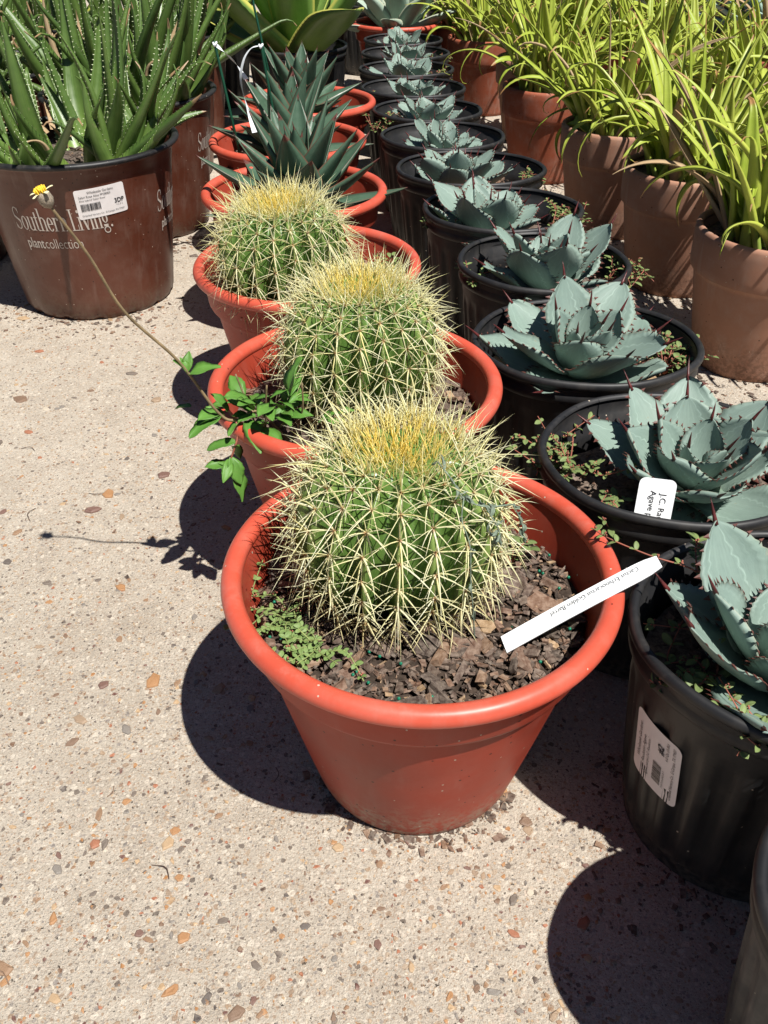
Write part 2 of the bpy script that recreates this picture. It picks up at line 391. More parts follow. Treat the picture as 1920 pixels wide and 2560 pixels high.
crumbs(mb, -.578, 1.704, .14, .05, 420, R(190), R(350), .012); crumbs(mb, -.57, 2.13, .15, .07, 250, R(260), R(360), .02)
for cx, cy in ((.638, 1.404), (.596, 1.752), (.532, 2.095), (.44, 2.56)): crumbs(mb, cx, cy, .08, .06, 260, R(120), R(300), .015)
crumbs(mb, -.2, .8, .0, .35, 120, big=.008); crumbs(mb, .0, .45, .0, .25, 60, big=.007)
for i in range(26):
    x, y = seen_spot(rng); a = rng.random()*6; l = rng.uniform(.008, .03)
    mb.add(*tube(smoothpath([(x, y, .001), (x+l*.5*math.cos(a), y+l*.5*math.sin(a), .003), (x+l*math.cos(a+.5), y+l*math.sin(a+.5), .001)], 6), .0005, 4))
tag(mb.build('bark_litter', 'bark', smooth=False), 'dark bark crumbs and twigs scattered on the concrete round the pots', 'litter', kind='stuff')

# ------------------------------------------------------------------ pots
def orange_pot(x, y, label, sc=1., rz=0.):
    t = thing('orange_pot', (x, y, 0), label, 'pot', 'orange plastic bowl pots in a row', rz)
    k = sc
    outer = [(.1535, .228), (.1500, .216), (.1475, .194), (.1458, .1900), (.1385, .1870), (.1365, .178), (.1290, .14), (.1165, .085), (.1035, .030), (.0985, .010), (.0960, .003), (.0930, 0)]
    inner = [(.0, .004), (.09, .004), (.1, .03), (.125, .14), (.1405, .195), (.1478, .226), (.1495, .232)]
    mb = MB(); v, f = lathe([(r*k, z*k) for r, z in outer+inner], 112); mb.add(v, f); mb.build('wall', 'orange', t)
    prof = []
    for i in range(19):
        a = R(-65)+i/18*R(320); prof.append(((.1565+.0086*math.cos(a))*k, (.2366+.0086*math.sin(a))*k))
    mb = MB(); mb.add(*lathe([q for q in prof[::-1]], 128)); mb.build('rim', 'orange_rim', t)
    return t
def black_pot(x, y, label, rx=.137, ry=.122, h=.23, rz=0., mat='black'):
    t = thing('nursery_pot', (x, y, 0), label, 'pot', 'black nursery pots in a row', rz)
    q = rx; sy = ry/rx
    rip = lambda th, z, r: (.0022*np.clip(np.sin(th*26)*2.2, -1, 1)*min(1, max(0, (h*.80-z)/.02))*min(1, max(0, z-.02)/.02)) if r > .5*q else 0*th
    outer = [(q*.965, h-.004), (q*.958, h-.012), (q*.935, h-.022), (q*.93, h-.040), (q*.918, h-.046), (q*.905, h*.74), (q*.86, h*.5), (q*.82, h*.27), (q*.79, .022), (q*.775, .018), (q*.765, .002), (q*.74, 0)]
    inner = [(0, .003), (q*.74, .003), (q*.80, .1), (q*.865, h*.72), (q*.885, h*.82), (q*.896, h-.030), (q*.915, h-.028), (q*.918, h-.017), (q*.942, h-.015), (q*.948, h-.002)]
    mb = MB(); mb.add(*lathe(outer+inner, 240, 1, sy, rip)); mb.build('wall', mat, t)
    prof = [((q-.0046)+.0046*math.cos(a), h+.0052*math.sin(a)) for a in [R(-140)+i/16*R(300) for i in range(17)]]
    prof = [(q*.948, h-.026), (q*.962, h-.024), (q*.975, h-.020), (q*.972, h-.015), (q*.955, h-.011)]+prof[::-1][::-1][3:]
    wob = random.Random(int(x*1000)).random()*6
    mb = MB(); mb.add(*lathe(prof[::-1], 128, 1, sy, lambda th, z, r: .0012*np.sin(3*th+wob)+.0008*np.sin(7*th+2*wob))); mb.build('rim', 'black', t)
    return t
def brown_pot(x, y, label, rz=0.):
    t = thing('brown_pot', (x, y, 0), label, 'pot', 'big brown nursery pots', rz)
    outer = [(.188, .294), (.1850, .288), (.1800, .284), (.1785, .264), (.1765, .256), (.146, .012), (.142, .004), (.139, 0)]
    inner = [(0, .004), (.138, .004), (.1705, .25), (.184, .292)]
    rip = lambda th, z, r: (-.006*np.clip(np.cos(th*14), 0, 1)**3*max(0, 1-z/.016)) if r > .13 else 0*th
    mb = MB(); mb.add(*lathe(outer[:5]+[(.1765-(.0305)*i/8, .256-.244*i/8) for i in range(1, 8)]+outer[5:]+inner, 128, rip=rip)); mb.build('wall', 'brown', t)
    prof = [(.1885+.0068*math.cos(a), .2950+.0050*math.sin(a)) for a in [R(-120)+i/14*R(310) for i in range(15)]]
    mb = MB(); mb.add(*lathe(prof[::-1], 128)); mb.build('rim', 'black', t)
    return t
def clay_pot(x, y, label, mat, k=1.):
    t = thing('terracotta_pot', (x, y, 0), label, 'pot', 'terracotta pots of strappy plants')
    o1 = [(.1265, .166), (.1205, .163), (.1190, .155), (.108, .09), (.0945, .012), (.092, .002), (.089, 0)]
    inn = [(0, .004), (.088, .004), (.115, .17), (.1175, .225)]
    mb = MB(); mb.add(*lathe([(r*k, z*k) for r, z in o1+inn], 96)); mb.build('wall', mat, t)
    band = [(.1180, .228), (.1200, .2335), (.1245, .2350), (.1285, .2325), (.1300, .228), (.1298, .215), (.1282, .18), (.1275, .170), (.1262, .1655)]
    mb = MB(); mb.add(*lathe([(r*k, z*k) for r, z in band], 96)); mb.build('rim', mat, t)
    return t

def mulch(x, y, r, z, label, n=260, sy=1., parts=False, seed=1, big=.018, hole=0.):
    rg = random.Random(seed); mb = MB(); prof = [(.0005, .003)]+[(r*q, .003*(1-q)) for q in (.2, .4, .6, .8, .9, 1.)]
    mb.add(*lathe(prof, 40, 1, sy, lambda th, zz, rr: 0*th)); V = mb.v[0]
    V[:, 2] += np.array([rg.gauss(0, .0016) for _ in V]); mb.f = [q[::-1] for q in mb.f]
    o = None
    def put(l):
        d = r*math.sqrt(rg.uniform(hole*hole, .97)); a = rg.random()*6.28
        c = chip(rg, l, l*rg.choice((.18, .3, .45, .6, .8))*rg.uniform(.8, 1.2), min(.006, l*rg.uniform(.12, .38))); zz = .003+rg.uniform(0, .006)
        return c, d*math.cos(a), d*math.sin(a)*sy, zz
    if parts:
        o = mb.build('bark_mulch', 'soil', None, (x, y, z)); tag(o, label, 'mulch')
        for i in range(300):
            c, a, b, zz = put(rg.uniform(.013, .030) if i < 110 else rg.uniform(.007, .014))
            q = MB(); q.add(c, CF); link('bark_chip', q.mesh('bark_chip', 'bark', False), o, (a, b, zz))
        q = MB()
        for i in range(n):
            c, a, b, zz = put(rg.uniform(.002, .009)); q.add([(p[0]+a, p[1]+b, p[2]+zz*.7) for p in c], CF)
        tag(q.build('fine_bark', 'bark', o, smooth=False), kind='stuff')
        q = MB(); 
        for i in range(46):
            d = r*math.sqrt(rg.uniform(.3, .95)); a = rg.random()*6.28; s = .0016
            V = [(d*math.cos(a)+s*math.cos(b)*math.sin(e), d*math.sin(a)*sy+s*math.sin(b)*math.sin(e), .0075+s*math.cos(e)) for e in (.05, .8, 1.6, 2.4, 3.1) for b in np.arange(6)*PI/3]
            q.add(V, gridfaces(5, 6, True))
        tag(q.build('fertilizer_beads', 'bead', o), kind='stuff')
    else:
        for i in range(n):
            c, a, b, zz = put(rg.uniform(.003, big)); mb.add([(p[0]+a, p[1]+b, p[2]+zz) for p in c], CF)
        o = mb.build('bark_mulch', 'bark', None, (x, y, z), smooth=False); tag(o, label, 'mulch', 'bark mulch in the pots', 'stuff')
    return o

# ------------------------------------------------------------------ barrel cactus
def cactus(x, y, z, r, hgt, nr, seed, label, lean=(0, 0)):
    rg = random.Random(seed); t = thing('barrel_cactus', (x, y, z), label, 'cactus', 'golden barrel cacti'); t.rotation_euler = (lean[0], lean[1], rg.random()*6)
    zc = hgt*.50; up = hgt-zc
    def surf(ph, th, crest):
        s = math.sin(ph); c = math.cos(ph)
        rho = r*(abs(s)**.80); zz = zc+(up*(1.0 if c < 0 else 1)*math.copysign(abs(c)**.86, c))
        zz -= .012*math.exp(-(ph/.30)**2)
        amp = .23*r*min(1, max(0, (ph-.18)/.55))
        rho2 = rho-amp*(1-crest)
        rho2 = max(rho2, 0)
        return np.array([rho2*math.cos(th), rho2*math.sin(th), zz])
    per = 10; nth = nr*per; nph = 50; phs = np.linspace(.0, 2.55, nph); V = []; ca = []
    for ph in phs:
        for j in range(nth):
            u = (j % per)/per; d = min(u, 1-u)*2      # 0 at crest
            crest = 1-math.sin(d*PI/2)**.9
            V.append(surf(ph, 2*PI*j/nth, crest)); ca.append(crest)
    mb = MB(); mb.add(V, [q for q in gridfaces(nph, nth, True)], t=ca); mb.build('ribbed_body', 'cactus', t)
    # wool cap
    q = MB(); Vw = []
    for i in range(7):
        for j in range(20):
            a = 2*PI*j/20; d = r*.40*i/6; Vw.append((d*math.cos(a), d*math.sin(a), hgt-.0175+.0045*(1-(i/6)**2)+rg.gauss(0, .0012)-(.012 if i == 6 else 0)))
    q.add(Vw, gridfaces(7, 20, True)); q.build('wool_cap', 'wool', t)
    crown = MB()
    tops = [surf(q, 0., 1.) for q in np.linspace(0, 1.2, 60)]
    def surf_top(d): return float(np.interp(d, [q[0] for q in tops], [q[2] for q in tops]))-.001
    def spine(mb, p, d, L, w, bend, g):
        d = d/np.linalg.norm(d); k = np.linspace(0, 1, 5)
        P = p+np.outer(k*L, d)+np.outer(k**2*L, bend)
        side = np.cross(d, [0.3, .2, 1]); side /= np.linalg.norm(side)+1e-9; nn = np.cross(d, side)
        wd = w*np.array([1.0, .95, .78, .45, .02]); V = []
        for i in range(5):
            V += [P[i]+side*wd[i]-nn*wd[i]*.35, P[i]-side*wd[i]-nn*wd[i]*.35, P[i]+nn*wd[i]*.7]
        mb.add(V, gridfaces(5, 3, True), t=np.repeat(k, 3), g=g)
    for i in range(nr):
        th = 2*PI*i/nr; ph = .44+rg.uniform(0, .16)
        while ph < 2.3:
            p = surf(ph, th, 1.); e = .01
            D = surf(ph+e, th, 1.)-surf(ph-e, th, 1.); ds = np.linalg.norm(D)/(2*e); D /= np.linalg.norm(D)
            S = np.array([-math.sin(th), math.cos(th), 0]); N = np.cross(S, D); N = N if np.dot(N, p-np.array([0, 0, zc])) > 0 else -N
            young = max(0., 1-(ph-.28)/.62); old = max(0., (ph-1.55)/.7)
            g = min(1, max(0, (.50-ph)/.20))*.45-old*.9
            mb = crown if ph < .62 else MB()
            sc = r/.088
            nrad = 7
            for k in range(nrad):
                a = 2*PI*(k+.5)/nrad+rg.gauss(0, .12)
                tang = math.cos(a)*D+math.sin(a)*S*1.15
                lift = .32+young*.45+rg.uniform(-.08, .2)
                d = tang+N*lift; L = sc*rg.uniform(.020, .033)*(1+.25*young)
                spine(mb, p+N*.0005, d, L, .00055*sc, D*rg.uniform(-.05, .30)*(1-young)+S*rg.gauss(0, .07), g+rg.gauss(0, .12))
            for k in range(4 if young < .4 else 3):
                dirs = (D*.95+N*.55, -D*.7+N*.9, S*.85+N*.85, -S*.85+N*.85)[k]
                d = dirs*(1-young*.5)+N*young*.9+np.array([math.cos(th)*young*.35, math.sin(th)*young*.35, young*.35])+S*rg.gauss(0, .16)+D*rg.gauss(0, .12)
                L = sc*(rg.uniform(.033, .047) if k == 0 else rg.uniform(.026, .040))*(1+.2*young)
                spine(mb, p+N*.0008, d, L, .00082*sc, D*rg.uniform(.02, .42)*(1-.8*young)+S*rg.gauss(0, .08), g+rg.gauss(0, .12))
            if mb is not crown: mb.build('spine_cluster', 'spine', t)
            step = sc*(.0150+.0045*min(1, max(0, (ph-.4)/.6)))
            ph += step/ds*rg.uniform(.9, 1.1)
    for i in range(520):
        d = r*.54*rg.random()**.62; a = rg.random()*6.28; p = np.array([d*math.cos(a), d*math.sin(a), surf_top(d)])
        spine(crown, p, np.array([math.cos(a)*d/r*.9+rg.gauss(0, .28), math.sin(a)*d/r*.9+rg.gauss(0, .28), 1.]), r*(rg.uniform(.14, .28)+.14*d/(r*.54)*rg.random()), .00062*r/.088, np.array([rg.gauss(0, .12), rg.gauss(0, .12), -.05]), 1.2-.9*(d/(r*.54))+rg.gauss(0, .2))
    tag(crown.build('crown_spines', 'spine', t), kind='stuff')
    return t

# ------------------------------------------------------------------ rosettes
def raulston_w(W):
    def f(t):
        b = .60+.40*math.sin(min(t/.58, 1)*PI/2)
        if t > .56: b *= max(0, 1-((t-.56)/.44)**1.7)**.80
        return W*b*(.10 if t > .995 else 1)+.0007
    return f
def raulston(x, y, z, label, seed, k=1., n=21, tilt=(0, 0), spread=1.):
    random.seed(seed); rg = random.Random(seed)
    t = thing('agave', (x, y, z), label, 'agave', 'blue grey agaves in black pots', rg.random()*6); t.rotation_euler = (tilt[0], tilt[1], rg.random()*6)
    for i in range(n):
        u = i/(n-1); e0 = R(6+54*u**1.1)+rg.gauss(0, .09); e1 = e0+R(26-8*u)+rg.gauss(0, .08)
        L = k*(.104+.008*math.sin(PI*min(1, u*1.3)))*rg.uniform(.84, 1.14)*(1 if u < .5 else 1-.50*(u-.5)/.5)
        Wd = k*.0395*rg.uniform(.85, 1.12)*(1 if u < .6 else 1-.62*(u-.6)/.4)
        nt = 30; ts = [.30+.62*q/8 for q in range(9)]
        wf0 = raulston_w(Wd)
        wf = lambda q: wf0(q)*(1-.10*(abs(math.sin((q-.30)/.62*8*PI)) if .25 < q < .95 else 0))
        V, f, ta, sa, fr = leaf(L, wf, e0, e1, lambda q: .10+.26*u+.08*q, lambda q: k*(.008*(1-q)+.0016), nt, 8, lat=rg.gauss(0, .08), wave=.0035, rng=rg, twist=rg.gauss(0, .12))
        a = i*2.39996+rg.gauss(0, .12)
        mb = MB(); mb.add(V, f, t=ta, s=sa)
        r0 = k*.020*(1-u)
        lf = mb.build('leaf', 'raulston', t, (r0*math.cos(a), r0*math.sin(a), k*(.004+.014*u)), a)
        tag(margin_teeth(fr, ts, k*.0050*(1 if u < .8 else .6), hook=rg.uniform(-.1, .4)).build('teeth', 'tooth', lf, smooth=False), kind='stuff')
        sp = MB(); sp.add(*spine_tip(fr, k*rg.uniform(.018, .028), k*.0022)); sp.build('terminal_spine', 'thorn', lf)
    return t
def rosette(name, x, y, z, label, cat, group, mat, n, L, Wd, seed, e=(5, 85), de=(10, 4), cup=.5, th=.008, wpk=.4, spine=.01, teeth=0, k0=.02, sharp=1.3, hstep=.04, tilt=(0, 0)):
    rg = random.Random(seed); random.seed(seed)
    t = thing(name, (x, y, z), label, cat, group); t.rotation_euler = (tilt[0], tilt[1], rg.random()*6)
    for i in range(n):
        u = i/(n-1); e0 = R(e[0]+(e[1]-e[0])*u**.8)+rg.gauss(0, .05); e1 = e0+R(rg.uniform(-de[1], de[0]))*(1-.6*u)
        l = L*rg.uniform(.88, 1.08)*(1 if u < .75 else 1-.35*(u-.75)/.25); wd = Wd*rg.uniform(.9, 1.1)*(1 if u < .8 else 1-.5*(u-.8)/.2)
        def wf(q):
            b = .72+.28*math.sin(min(q/wpk, 1)*PI/2)
            if q > wpk: b *= max(0, 1-((q-wpk)/(1-wpk))**sharp)
            return wd*b+.0005
        V, f, ta, sa, fr = leaf(l, wf, e0, e1, lambda q: cup+.3*u, lambda q: th*(1-q)+.0012, 18, 6, lat=rg.gauss(0, .07), rng=rg)
        a = i*2.39996+rg.gauss(0, .1); mb = MB(); mb.add(V, f, t=ta, s=sa)
        r0 = k0*(1-u); lf = mb.build('leaf', mat, t, (r0*math.cos(a), r0*math.sin(a), hstep*u), a)
        if spine:
            sp = MB(); sp.add(*spine_tip(fr, spine*rg.uniform(.8, 1.2), .0011)); sp.build('terminal_spine', 'thorn', lf)
    return t
def aloe(x, y, z, label, seed, n=46, rad=.13, Lr=(.22, .46)):
    rg = random.Random(seed); random.seed(seed); t = thing('aloe_plant', (x, y, z), label, 'aloe', 'tall toothed aloes in brown pots')
    for i in range(n):
        d = rad*math.sqrt(rg.random()); a0 = rg.random()*6.28; px, py = d*math.cos(a0), d*math.sin(a0)
        out = d/rad; a = a0+rg.gauss(0, .7)
        e0 = R(86-rg.uniform(0, 52)*out-rg.uniform(0, 18)); e1 = e0+R(rg.uniform(-25, 45))
        l = rg.uniform(*Lr)*(1-.25*out); wd = rg.choice((.011, .015, .019, .023, .028))*rg.uniform(.85, 1.15)
        if out > .70 and rg.random() < .5: e0 = R(rg.uniform(30, 55)); e1 = e0+R(rg.uniform(-25, 35)); l *= .75
        wf = lambda q: wd*(1-q**1.25)*(1-.10*(1-q))+.0006
        V, f, ta, sa, fr = leaf(l, wf, e0, e1, lambda q: .50+.2*q, lambda q: .0105*(1-q)+.0015, 20, 6, lat=rg.gauss(0, .38), bp=rg.uniform(.8, 1.8), twist=rg.gauss(0, .5), rng=rg, curl=rg.choice((None, None, R(40), R(-70))))
        mb = MB(); mb.add(V, f, t=ta, s=sa); lf = mb.build('leaf', 'aloe' if rg.random() > .07 or wd > .016 else 'dry', t, (px, py, 0), a)
        nte = int(l/.0105)
        tag(margin_teeth(fr, [.06+.86*q/nte for q in range(nte)], .0028, hook=.25).build('teeth', 'aloe_tooth', lf, smooth=False), kind='stuff')
    for i in range(7):
        a = rg.random()*6.28; d = rad*rg.uniform(.3, 1)
        V, f, ta, sa, fr = leaf(rg.uniform(.06, .13), lambda q: .005*(1-q)+.0006, R(rg.uniform(40, 85)), R(rg.uniform(-80, 30)), lambda q: .8, lambda q: .001, 14, 4, lat=rg.gauss(0, .6), twist=rg.gauss(0, 2), rng=rg)
        mb = MB(); mb.add(V, f, t=ta, s=sa); mb.build('dry_leaf', 'dry', t, (d*math.cos(a), d*math.sin(a), rg.uniform(.02, .12)), a)
    return t
def strappy(x, y, z, label, seed, n=78, rad=.080, Lr=(.16, .36), lean=None):
    rg = random.Random(seed); random.seed(seed); t = thing('strap_leaf_plant', (x, y, z), label, 'plant', 'yellow green strap leaved plants')
    for i in range(n):
        d = rad*math.sqrt(rg.random()); a0 = rg.random()*6.28; px, py = d*math.cos(a0), d*math.sin(a0); out = d/rad
        a = a0+rg.gauss(0, .8)
        if lean is not None and rg.random() < .35: a = lean+rg.gauss(0, .5)
        e0 = R(rg.uniform(55, 92)-18*out*rg.random()); drop = rg.choice((5, 18, 35, 55, 95, 150, 195))*rg.uniform(.6, 1.1)
        e1 = e0-R(drop); l = rg.uniform(*Lr); wd = rg.choice((.0052, .007, .009, .011, .014))*rg.uniform(.85, 1.15)
        if i % 13 == 0: wd *= 1.7; l *= 1.15; e1 = e0-R(25)
        wf = lambda q: wd*(1-q**2.2)*(.85+.15*math.sin(q*PI))+.0005
        V, f, ta, sa, fr = leaf(l, wf, e0, e1, lambda q: .55-.2*q, lambda q: .0034*(1-q)+.0006, 22, 4, lat=rg.gauss(0, .28), bp=rg.uniform(1.2, 2.2), twist=rg.gauss(0, .5), rng=rg, curl=R(-90) if rg.random() < .3 else None)
        V[:, 2] = np.where(V[:, 2] < -.06, -.06+(V[:, 2]+.06)*.25, V[:, 2])
        mb = MB(); mb.add(V, f, t=ta, s=sa); mb.build('leaf', 'strap' if rg.random() > .06 else 'dry', t, (px, py, 0), a)
    return t

# small creeping spurge: stems with pairs of oval leaflets
def leaflet_mesh(L, wr, mat, fold=.25, name='leaf'):
    V, f, ta, sa, fr = leaf(L, lambda q: L*wr*math.sin(PI*min(1, .06+.94*q))**.7+.0002, R(12), R(-14), lambda q: fold, lambda q: .0004, 7, 4)
    mb = MB(); mb.add(V, f, t=ta, s=sa); return mb.mesh(name, mat)
SPL = [leaflet_mesh(.0085, .30, 'spurge'), leaflet_mesh(.0065, .34, 'spurge'), leaflet_mesh(.0105, .27, 'spurge')]
SPG = [leaflet_mesh(.0050, .36, 'spurge_green'), leaflet_mesh(.0040, .38, 'spurge_green'), leaflet_mesh(.0060, .34, 'spurge_green')]
def spurge(x, y, z, label, seed, stems=6, reach=.06, parts=False, a0=0., a1=6.28, up=.012, paths=None, SPL=SPL):
    rg = random.Random(seed); t = thing('spurge_weed', (x, y, z), label, 'weed', 'small creeping spurge weeds')
    sm = MB(); fol = MB(); bud = MB(); lm = [(np.array([v.co[:] for v in m.vertices]), [tuple(p.vertices) for p in m.polygons]) for m in SPL]
    for i in range(stems if paths is None else len(paths)):
        if paths is None:
            a = rg.uniform(a0, a1); l = reach*rg.uniform(.5, 1.1)
            pts = [(0, 0, 0), (l*.35*math.cos(a), l*.35*math.sin(a), up*rg.uniform(.5, 1.5)), (l*.7*math.cos(a+.2), l*.7*math.sin(a+.2), up*rg.uniform(.4, 1.8)), (l*math.cos(a+rg.gauss(0, .4)), l*math.sin(a+rg.gauss(0, .4)), up*rg.uniform(.6, 2.2))]
        else: pts = paths[i]
        P = smoothpath(pts, 18); sm.add(*tube(P, np.linspace(.0009, .0005, 18), 5))
        for j in range(2, 18, 2 if parts else 2):
            for sd in (-1, 1):
                T = P[min(j+1, 17)]-P[j-1]; aa = math.atan2(T[1], T[0])+sd*rg.uniform(.7, 1.5); q = rg.randrange(3); s = rg.uniform(.7, 1.25)
                el = rg.uniform(-.2, .6)
                if parts:
                    o = link('leaf', SPL[q], t, P[j]); o.rotation_euler = (rg.gauss(0, .3), -el, aa); o.scale = (s, s, s)
                else:
                    Mx = np.array(Matrix.Rotation(aa, 3, 'Z') @ Matrix.Rotation(-el, 3, 'Y')); fol.add(lm[q][0]@Mx.T*s+P[j], lm[q][1], t=.5, s=.2)
            if rg.random() < (.55 if SPL is not SPG else .12):
                for b in range(3):
                    c = P[j]+np.array([rg.gauss(0, .0015), rg.gauss(0, .0015), .0015+rg.random()*.002]); e = .0011
                    bud.add([c+(e, 0, 0), c+(-e, 0, 0), c+(0, e, 0), c+(0, -e, 0), c+(0, 0, e*1.3), c+(0, 0, -e)], [(0, 2, 4), (2, 1, 4), (1, 3, 4), (3, 0, 4), (2, 0, 5), (1, 2, 5), (3, 1, 5), (0, 3, 5)])
    sm.build('stem', 'stem_green' if SPL is SPG else 'stem_red', t)
    if not parts: tag(fol.build('foliage', 'spurge', t), kind='stuff')
    if bud.n: tag(bud.build('flower_buds', 'stem_red', t), kind='stuff')
    return t

# ------------------------------------------------------------------ lettering
def text2d(body, size, off=0., sx=1., shear=0., align='LEFT'):
    cu = bpy.data.curves.new('lettering', 'FONT'); cu.body = body; cu.size = size; cu.offset = off; cu.shear = shear; cu.align_x = align; cu.resolution_u = 4
    ob = bpy.data.objects.new('lettering', cu); COL.objects.link(ob)
    me = bpy.data.meshes.new_from_object(ob.evaluated_get(bpy.context.evaluated_depsgraph_get()))
    v = np.array([q.co[:2] for q in me.vertices]); f = [tuple(p.vertices) for p in me.polygons]
    bpy.data.objects.remove(ob); bpy.data.meshes.remove(me); bpy.data.curves.remove(cu)
    v[:, 0] *= sx
    return v, f
def decal(items, mp, name, mat, parent):
    mb = MB()
    for v, f in items: mb.add([mp(a, b) for a, b in v], f)
    return mb.build(name, mat, parent, smooth=False)
def place(v, f, x=0, y=0, rot=0.):
    c, s = math.cos(rot), math.sin(rot)
    return np.stack([v[:, 0]*c-v[:, 1]*s+x, v[:, 0]*s+v[:, 1]*c+y], -1), f
def rect2d(x0, y0, x1, y1): return np.array([(x0, y0), (x1, y0), (x1, y1), (x0, y1)]), [(0, 1, 2, 3)]
def roundrect(w, h, r, n=5, nx=14):
    xs = sorted(set([r-r*math.cos(i/n*PI/2) for i in range(n+1)]+[w-r+r*math.cos(i/n*PI/2) for i in range(n+1)]+list(np.linspace(r, w-r, nx)))); V = []
    for x in xs:
        e = 0
        if x < r: e = r-math.sqrt(max(0, r*r-(r-x)**2))
        if x > w-r: e = r-math.sqrt(max(0, r*r-(x-w+r)**2))
        V += [(x, y) for y in np.linspace(e, h-e, 6)]
    return np.array(V), gridfaces(len(xs), 6)
def barcode(x, y, w, h, seed=3):
    rg = random.Random(seed); out = []; c = x
    while c < x+w:
        b = rg.choice((.012, .02, .03))*w; out.append(rect2d(c, y, min(c+b, x+w), y+h)); c += b+rg.choice((.012, .02, .028))*w
    return out
def serif_word(word, H):
    """didone-like lettering drawn from stems, hairlines and bowls; returns shapes and width (cap height = H)"""
    xh = .62; items = []; pen = 0.; st = .098; hl = .026
    def rc(x0, y0, x1, y1): items.append(rect2d((pen+x0)*H, y0*H, (pen+x1)*H, y1*H))
    def serif(x, y, w=.23): rc(x-w/2, y-hl/2, x+w/2, y+hl/2)
    def stem(x, y0, y1, lo=True, hi=True):
        rc(x-st/2, y0, x+st/2, y1)
        if lo: serif(x, y0+hl/2)
        if hi: rc(x-st/2-.06, y1-hl, x-st/2+.01, y1)
    def ring(cx, cy, rx, ry, a0, a1, tk=st, tn=.035):
        n = 20; V = []
        for i in range(n+1):
            a = R(a0+(a1-a0)*i/n); V += [((pen+cx+rx*math.cos(a))*H, (cy+ry*math.sin(a))*H), ((pen+cx+(rx-tk)*math.cos(a))*H, (cy+(ry-tn)*math.sin(a))*H)]
        items.append((np.array(V), [(2*i, 2*i+2, 2*i+3, 2*i+1) for i in range(n)]))
    def para(x0, y0, x1, y1, w): items.append((np.array([(pen+x0, y0), (pen+x0+w, y0), (pen+x1+w, y1), (pen+x1, y1)])*H, [(0, 1, 2, 3)]))
    def dot(cx, cy, r): items.append((np.array([((pen+cx+r*math.cos(a))*H, (cy+r*math.sin(a))*H) for a in np.arange(10)*PI/5]), [tuple(range(10))]))
    for ch in word:
        if ch == 'S':
            ring(.25, .745, .215, .255, 20, 215, .06, .04); ring(.25, .255, .225, .265, -160, 35, .06, .04)
            items.append((np.array([(pen+.045, .66), (pen+.10, .56), (pen+.44, .40), (pen+.475, .28), (pen+.40, .34), (pen+.36, .46), (pen+.07, .60), (pen+.035, .74)])*H, [(7, 0, 5, 6), (0, 1, 4, 5), (1, 2, 3, 4)]))
            items.append((np.array([(pen+.035, .72), (pen+.15, .60), (pen+.47, .42), (pen+.47, .25), (pen+.37, .36), (pen+.05, .55)])*H, [(0, 1, 4, 5), (1, 2, 3, 4)]))
            rc(.42, .72, .45, .98); rc(.03, .02, .06, .28); adv = .53
        elif ch == 'o': ring(.22, xh/2, .21, xh/2+.01, 0, 360); adv = .46
        elif ch == 'u': stem(.10, .12, xh, False); ring(.235, .15, .19, .16, 180, 330, .09, .04); stem(.38, 0, xh); adv = .50
        elif ch == 't': stem(.12, .08, .84, False, False); rc(.0, xh-.035, .26, xh); ring(.20, .10, .135, .11, 180, 320, .1, .04); adv = .30
        elif ch in 'hn':
            stem(.10, 0, 1.02 if ch == 'h' else xh); ring(.235, xh-.17, .19, .18, 15, 160, .10, .045); stem(.38, 0, xh-.12, True, False); adv = .50
        elif ch == 'e': ring(.20, xh/2, .19, xh/2+.01, 0, 320, .1); rc(.08, xh/2-.005, .385, xh/2+.028); adv = .41
        elif ch == 'r': stem(.10, 0, xh); ring(.26, xh-.13, .14, .14, 60, 170, .05, .05); dot(.31, xh-.08, .06); adv = .39
        elif ch == 'L': stem(.13, 0, .98); serif(.13, .965, .28); rc(.13, 0, .46, .035); rc(.43, .0, .46, .27); adv = .49
        elif ch == 'i': stem(.10, 0, xh); dot(.10, .86, .075); adv = .23
        elif ch == 'v': para(.20, 0, .03, xh, .12); para(.22, 0, .40, xh, .035); serif(.09, xh-.015); serif(.42, xh-.015, .18); adv = .47
        elif ch == 'g': ring(.20, .42, .17, .20, 0, 360, .085, .03); ring(.20, -.10, .20, .16, 0, 360, .05, .05); rc(.05, .06, .32, .16); ring(.38, .62, .09, .07, 40, 190, .05, .05); adv = .45
        elif ch == '.': dot(.09, .06, .06); adv = .2
        else: adv = .16
        pen += adv
    return items, pen*H
def shift(items, dx, dy): return [(v+np.array([dx, dy]), f) for v, f in items]
def cone_map(rz, a0, z0, off, sy=1.):
    """u metres along the wall (to the right seen from outside), v metres up"""
    def mp(u, v):
        z = z0+v; r = rz(z)+off; a = a0+u/r
        return (r*math.cos(a), r*math.sin(a)*sy, z)
    return mp

